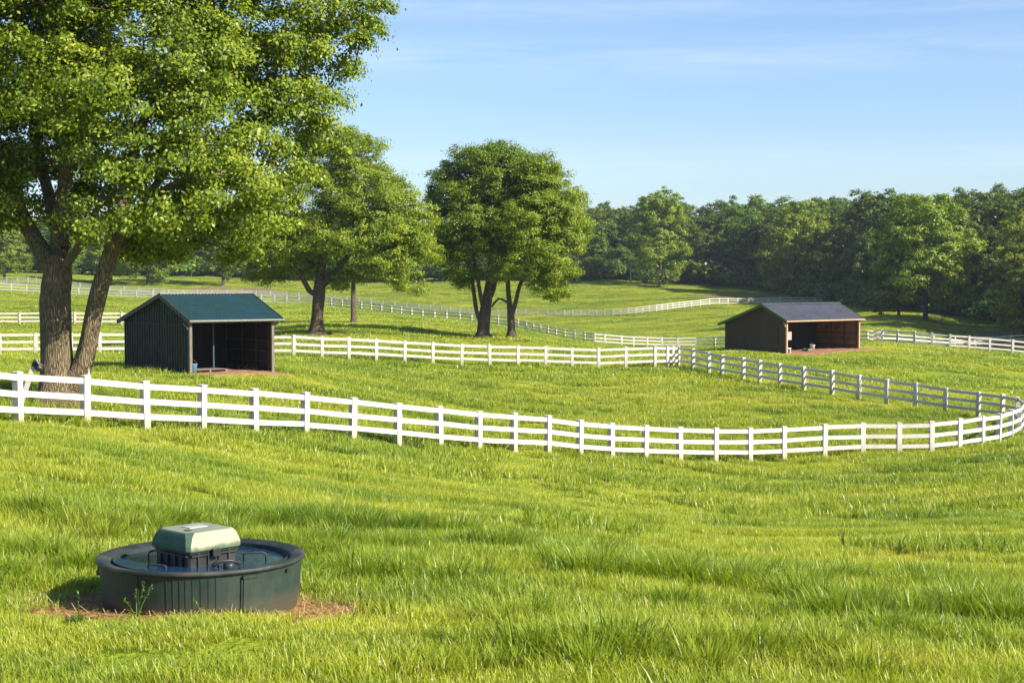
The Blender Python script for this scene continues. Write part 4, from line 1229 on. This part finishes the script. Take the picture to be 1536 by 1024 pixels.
# straw and dry stalks on the bare ground round the tub
def straw():
    r = np.random.default_rng(77); n = 2600
    th = r.uniform(0, 2 * np.pi, n); q = np.sqrt(r.uniform(.3, 1.25, n) )
    x = TR[0] + .06 + 1.55 * q * np.cos(th); y = TR[1] + 1.08 * q * np.sin(th)
    k = np.hypot(x - TR[0], y - TR[1]) > .95; x, y = x[k], y[k]; n = len(x)
    z = height(x, y); ln = r.uniform(.04, .16, n); a = r.uniform(0, 2 * np.pi, n); tl = r.normal(.12, .22, n)
    d = np.stack([np.cos(a) * np.cos(tl), np.sin(a) * np.cos(tl), np.abs(np.sin(tl))], 1) * ln[:, None]
    s = np.stack([-np.sin(a), np.cos(a), np.zeros(n)], 1) * .0035
    c = np.stack([x, y, z + .006 + r.uniform(0, .02, n)], 1)
    V = np.stack([c - s, c + s, c + d + s * .5, c + d - s * .5], 1).reshape(-1, 3)
    t = NT('dry_straw'); rn = t.n('ShaderNodeNewGeometry').outputs['Random Per Island']
    leafy(t, t.ramp(rn, [(0, (.20, .11, .035)), (.5, (.42, .27, .10)), (1, (.66, .49, .22))]), .2, .6, (1, 1, 1))
    me = fast_mesh('straw', V, np.arange(4 * n).reshape(-1, 4), t.m, 4)
    o = bpy.data.objects.new('straw', me); COL.objects.link(o); tag(o, 'dry straw scattered on the bare dirt round the water trough', 'straw', kind='stuff')
straw()

# ---------------------------------------------------------------- weeds and small things
def weed(px, py, D, n, ln, wd, seed, label, m, up=.8, stems=0):
    w = W(px, py, D); base = (w[0], w[1], H(w[0], w[1]) - .01)
    r = np.random.default_rng(seed); root = empty('weed_plant', base); tag(root, label, 'weed')
    V, Q_, hh = [], [], []
    for i in range(n):
        a = r.uniform(0, 2 * math.pi); L_ = ln * r.uniform(.55, 1.1); w_ = wd * r.uniform(.7, 1.2); el = up * r.uniform(.55, 1.25)
        d = np.array([math.cos(a), math.sin(a)]); s = np.array([-d[1], d[0], 0.])
        b0 = len(V); seg = 6; ox, oy = r.normal(0, ln * .18, 2)
        for k in range(seg + 1):
            q = k / seg; hor = L_ * math.cos(el) * q + L_ * .25 * q * q; zz = L_ * math.sin(el) * (q - .45 * q * q)
            c = np.array([ox + d[0] * hor, oy + d[1] * hor, zz]); ww = w_ * .5 * math.sin(math.pi * min(1, .12 + .88 * q)) ** .7
            V += [c - s * ww + np.array([0, 0, ww * .35]), c, c + s * ww + np.array([0, 0, ww * .35])]
        for k in range(seg):
            for j in (0, 1): Q_.append((b0 + 3*k + j, b0 + 3*k + j + 1, b0 + 3*k + 4 + j, b0 + 3*k + 3 + j))
    me = fast_mesh('leaves', np.array(V), np.array(Q_), m, 4, smooth=True)
    o = bpy.data.objects.new('leaves', me); COL.objects.link(o); o.parent = root
    for i in range(stems):
        a = r.uniform(0, 6.28); h = ln * r.uniform(1.2, 1.9)
        pts = [(0, 0, 0), (.05 * math.cos(a), .05 * math.sin(a), h * .5), (.13 * math.cos(a), .13 * math.sin(a), h)]
        b = MB(); b.tube(pts, [.005, .004, .002], 5)
        for q in np.linspace(.35, 1, 9):
            p = Vector(pts[1]) * (1 - q) + Vector(pts[2]) * q
            for s_ in range(2):
                dr = Vector(tuple(r.normal(size=3))).normalized() * .03; sd_ = dr.cross(Vector((0, 0, 1))).normalized() * .008
                b.face([p, p + dr * .5 + sd_, p + dr, p + dr * .5 - sd_])
        b.build('stem', m, root)
M['weed'] = mat_leaf('weed_leaves', [(.15, (.07, .17, .015)), (.6, (.13, .25, .02)), (1., (.24, .36, .05))], .45)
M['weed_dark'] = mat_leaf('weed_leaves_deep', [(.15, (.035, .11, .012)), (.6, (.07, .17, .018)), (1., (.13, .25, .03))], .4)
weed(470, 836, 17.3, 46, .52, .050, 301, 'broad-leaved weed clump behind the right rim of the water trough', M['weed'], .95)
weed(556, 868, 16.0, 46, .20, .035, 302, 'low dark green weed patch just right of the worn dirt beside the trough', M['weed_dark'], .5)
weed(205, 915, 13.85, 9, .16, .018, 303, 'thin seedling with tall stalks in front of the trough wall', M['weed'], 1.0, 4)
weed(305, 920, 13.85, 7, .13, .014, 304, 'small grass sprig against the middle of the trough wall', M['weed'], 1.1, 1)
weed(118, 925, 13.8, 16, .16, .03, 305, 'small leafy weed on the dirt left of the trough', M['weed_dark'], .7, 1)
weed(415, 1012, 11.6, 14, .18, .05, 306, 'broad-leaved weed in the foreground grass below the trough', M['weed'], .6)
weed(895, 1015, 11.6, 16, .22, .045, 307, 'dark broad-leaved weed in the foreground at the bottom middle', M['weed_dark'], .9)

# leaning board with a dark bracket by the trunk, and a pointed stake behind the second post
M['dark_iron'] = surf('dark_iron', (.02, .015, .015), (.05, .04, .04), .4, 8)
g = ground_at(33, 600, 44.6); o = empty('leaning_post', g); tag(o, 'slanted white post with dark iron bracket leaning by the thick trunk', 'post')
q = lambda x, y, dd=0.: tuple(np.array(W(x, y, 44.6 + dd)) - np.array(g))
b = MB(); b.bar(tuple(np.array(q(27, 600)) * np.array([1, 1, 0]) + np.array([0, 0, -.1])), q(50.5, 548), .05, .13, up=(1, 0, 0)); b.build('board', M['white'], o)
b = MB(); b.tube([q(50, 549), q(52.5, 541), q(57, 545), q(65, 549.5)], [.06, .055, .05, .045], 8); b.tube([q(54, 546), q(58, 552), q(64, 553)], [.10, .10, .07], 8); b.build('bracket', M['dark_iron'], o, smooth=True)
b = MB(); b.tube([q(51, 542.5, -.12), q(53.5, 539.5, -.12), q(57, 543.5, -.12), q(59.5, 547.5, -.12)], .022, 6); b.build('clip', M['pale_metal'], o, smooth=True)
g = ground_at(134, 628, 43.2); o = empty('stake', g); tag(o, 'thin pointed white stake just behind the second post of the nearest fence', 'stake')
zt_ = W(133, 549, 43.2)[2] - g[2]
b = MB(); s_ = .035
b.v += [(-s_, -s_, -.1), (s_, -s_, -.1), (s_, s_, -.1), (-s_, s_, -.1), (-s_, -s_, zt_ - .3), (s_, -s_, zt_ - .3), (s_, s_, zt_ - .3), (-s_, s_, zt_ - .3), (0, 0, zt_)]
for k in range(4):
    k2 = (k + 1) % 4; b.f += [(k, k2, 4 + k2, 4 + k), (4 + k, 4 + k2, 8)]; b.m += [0, 0]
b.f.append((3, 2, 1, 0)); b.m.append(0)
b.build('shaft', M['white'], o)

# bare earth under the trees (thin sheets that follow the ground)
M['earth'] = surf('bare_earth', (.10, .065, .035), (.24, .16, .09), .95, 3, (1, 1, 1), .8, 7, kind='World', c3=(.15, .14, .04))
def dirt_patch(px, py, D, rx, ry, seed, label, lift=.05):
    w = W(px, py, D); n, k = 40, 9; m = MB()
    for j in range(k + 1):
        for i in range(n):
            a = 2 * math.pi * i / n; q = j / k
            e = .62 + .6 * float(vnoise(math.cos(a) * 2.1 + 9 + seed, math.sin(a) * 2.1 + 9, seed)) + .18 * float(vnoise(math.cos(a) * 7 + 9, math.sin(a) * 7 + 9, seed))
            x = w[0] + rx * q * e * math.cos(a); y = w[1] + ry * q * e * math.sin(a)
            m.v.append((x, y, H(x, y) + lift - (.25 if j == k else 0)))
    for j in range(k):
        for i in range(n):
            i2 = (i + 1) % n; m.f.append((j * n + i, (j + 1) * n + i, (j + 1) * n + i2, j * n + i2)); m.m.append(0)
    o = m.build('dirt_ground', M['earth'], smooth=True); tag(o, label, kind='structure')
dirt_patch(95, 616, 45.3, 2.2, 1.5, 401, 'bare earth round the foot of the big forked tree')
dirt_patch(290, 625, 47.5, 4.2, 1.1, 402, 'worn earth strip behind the nearest fence')
dirt_patch(750, 510, 110, 3.4, 1.2, 403, 'bare earth under the pair of trees')
dirt_patch(350, 433, 345, 12, 10, 404, 'brown bare ground under the distant spreading tree', .15)
dirt_patch(1180, 446, 338, 20, 6, 405, 'brown bare bank below the yellowish tree', .15)
dirt_patch(1365, 481, 232, 9, 3, 406, 'bare earth under the largest sunlit tree', .12)
dirt_patch(1490, 495, 225, 9, 4, 407, 'brown bare bank at the edge of the wood', .12)

# pale sapling before the wood
g = ground_at(946, 419, 378); o = empty('sapling', g); tag(o, 'slender pale trunk standing alone in front of the dark wood', 'tree')
b = MB(); b.tube([(0, 0, -.2), (.05, 0, 1.5), (-.1, 0, 3.2), (.1, 0, 4.6)], [.22, .13, .10, .04], 8); b.tube([(-.05, 0, 2.4), (.7, 0, 3.6)], [.07, .03], 6); b.tube([(-.05, 0, 2.7), (-.6, 0, 3.9)], [.06, .03], 6)
b.build('trunk', surf('pale_bark', (.45, .44, .40), (.6, .6, .56), .8, 5), o, smooth=True)
r_ = np.random.default_rng(9); C_ = r_.normal(0, 1, (420, 3)) * np.array([.9, .9, .7]) + np.array([.1, 0, 4.3])
me = leaves_mesh('crown', C_, rvec(r_, 420), .32, r_, M['leaf_far']); c_ = bpy.data.objects.new('crown', me); COL.objects.link(c_); c_.parent = o


# ---------------------------------------------------------------- air
def haze():
    b = MB(); z0, z1 = -14.0, 34.0
    b.box((0, 235, (z0 + z1) / 2), (760, 640, z1 - z0))
    t = NT('haze_air')
    pv = t.n('ShaderNodeVolumePrincipled', ins={'Color': (.72, .84, 1, 1), 'Density': HAZE, 'Anisotropy': .2})
    t.l(pv.outputs[0], t.out.inputs['Volume'])
    o = b.build('haze', t.m); tag(o, 'thin bluish morning haze lying over the whole valley', kind='stuff')
HAZE = .00012
haze()

# ---------------------------------------------------------------- camera, sun, sky
cam = bpy.data.cameras.new('camera'); co = bpy.data.objects.new('camera', cam); COL.objects.link(co)
co.location = (0, 0, CAMZ); co.rotation_euler = (math.pi / 2 - PITCH, 0, 0)
cam.sensor_width = 36; cam.lens = 36 * F / 1536; cam.clip_start = .1; cam.clip_end = 6000
SC.camera = co

SUN_EL, SUN_AZ = math.radians(32), math.radians(63)      # azimuth measured to the right, from straight behind the camera
sd = Vector((math.sin(SUN_AZ) * math.cos(SUN_EL), -math.cos(SUN_AZ) * math.cos(SUN_EL), math.sin(SUN_EL)))
sl = bpy.data.lights.new('sun', 'SUN'); sl.energy = 5.0; sl.angle = math.radians(.55); sl.color = (1.0, .925, .77)
so = bpy.data.objects.new('sun', sl); COL.objects.link(so); so.rotation_euler = (-sd).to_track_quat('-Z', 'Y').to_euler(); so.location = sd * 120

wd = bpy.data.worlds.new('World'); SC.world = wd; wd.use_nodes = True
t = wd.node_tree; t.nodes.clear()
def wn(ty, **kw):
    nd = t.nodes.new(ty); ins = kw.pop('ins', {})
    for k, v in kw.items(): setattr(nd, k, v)
    for k, v in ins.items():
        if isinstance(v, bpy.types.NodeSocket): t.links.new(v, nd.inputs[k])
        else: nd.inputs[k].default_value = v
    return nd
skyn = wn('ShaderNodeTexSky', sky_type='NISHITA', sun_disc=False)
skyn.sun_elevation = SUN_EL
skyn.sun_rotation = math.atan2(sd.x, sd.y)
skyn.altitude = 300; skyn.air_density = 1.0; skyn.dust_density = .6; skyn.ozone_density = 2.5
tc = wn('ShaderNodeTexCoord').outputs['Generated']
sepw = wn('ShaderNodeSeparateXYZ', ins={'Vector': tc})
def wm(op, a, b=0., c=None, clamp=False):
    nd = wn('ShaderNodeMath', operation=op, use_clamp=clamp)
    for i, v in enumerate((a, b) if c is None else (a, b, c)):
        if isinstance(v, bpy.types.NodeSocket): t.links.new(v, nd.inputs[i])
        else: nd.inputs[i].default_value = v
    return nd.outputs[0]
el = sepw.outputs[2]; xx = sepw.outputs[0]
mp = wn('ShaderNodeMapping', ins={'Vector': tc, 'Scale': (4.5, 4.5, 30.0), 'Rotation': (0, .05, 0)})
nz1 = wn('ShaderNodeTexNoise', ins={'Vector': mp.outputs[0], 'Scale': 1.0, 'Detail': 6, 'Roughness': .55, 'Distortion': .6}).outputs['Fac']
mp2 = wn('ShaderNodeMapping', ins={'Vector': tc, 'Scale': (9, 9, 120.0), 'Rotation': (0, -.06, 0)})
nz2 = wn('ShaderNodeTexNoise', ins={'Vector': mp2.outputs[0], 'Scale': 1.0, 'Detail': 6, 'Roughness': .6, 'Distortion': .9}).outputs['Fac']
def band(c, w):   # a soft band of elevation
    d = wm('DIVIDE', wm('SUBTRACT', el, c), w)
    return wm('POWER', 2.718, wm('MULTIPLY', wm('MULTIPLY', d, d), -1.0))
bands = wm('ADD', wm('ADD', wm('MULTIPLY', band(.135, .011), .9), wm('MULTIPLY', band(.163, .007), .8)), wm('MULTIPLY', band(.070, .012), .5))
bands = wm('ADD', wm('MULTIPLY', bands, .6), .015)
cl = wm('MULTIPLY', wm('MULTIPLY', wm('SUBTRACT', wm('ADD', wm('MULTIPLY', nz1, .7), wm('MULTIPLY', nz2, .5)), .47), 3.2, clamp=True), bands, clamp=True)
def mixw(fac, a, b, mode='MIX'):
    m = wn('ShaderNodeMix', data_type='RGBA', blend_type=mode)
    for i, v in ((0, fac), (6, a), (7, b)):
        if isinstance(v, bpy.types.NodeSocket): t.links.new(v, m.inputs[i])
        elif i == 0: m.inputs[0].default_value = v
        else: m.inputs[i].default_value = (v[0], v[1], v[2], 1)
    return m.outputs[2]
skyc = mixw(1.0, skyn.outputs[0], (.87, .935, 1.09), 'MULTIPLY')
skyc = mixw(wm('MULTIPLY', cl, .42), skyc, (7.2, 7.6, 8.2))
bg = wn('ShaderNodeBackground', ins={'Color': skyc, 'Strength': .080})
wo = wn('ShaderNodeOutputWorld'); t.links.new(bg.outputs[0], wo.inputs[0])

SC.view_settings.view_transform = 'Standard'; SC.view_settings.look = 'None'
SC.view_settings.exposure = 1.08; SC.view_settings.gamma = 1.0; SC.view_settings.use_curve_mapping = False
SC.render.engine = 'CYCLES'
SC.cycles.use_denoising = True
SC.cycles.max_bounces = 6; SC.cycles.diffuse_bounces = 3; SC.cycles.glossy_bounces = 2; SC.cycles.transmission_bounces = 4
SC.cycles.use_adaptive_sampling = True; SC.cycles.adaptive_threshold = .02
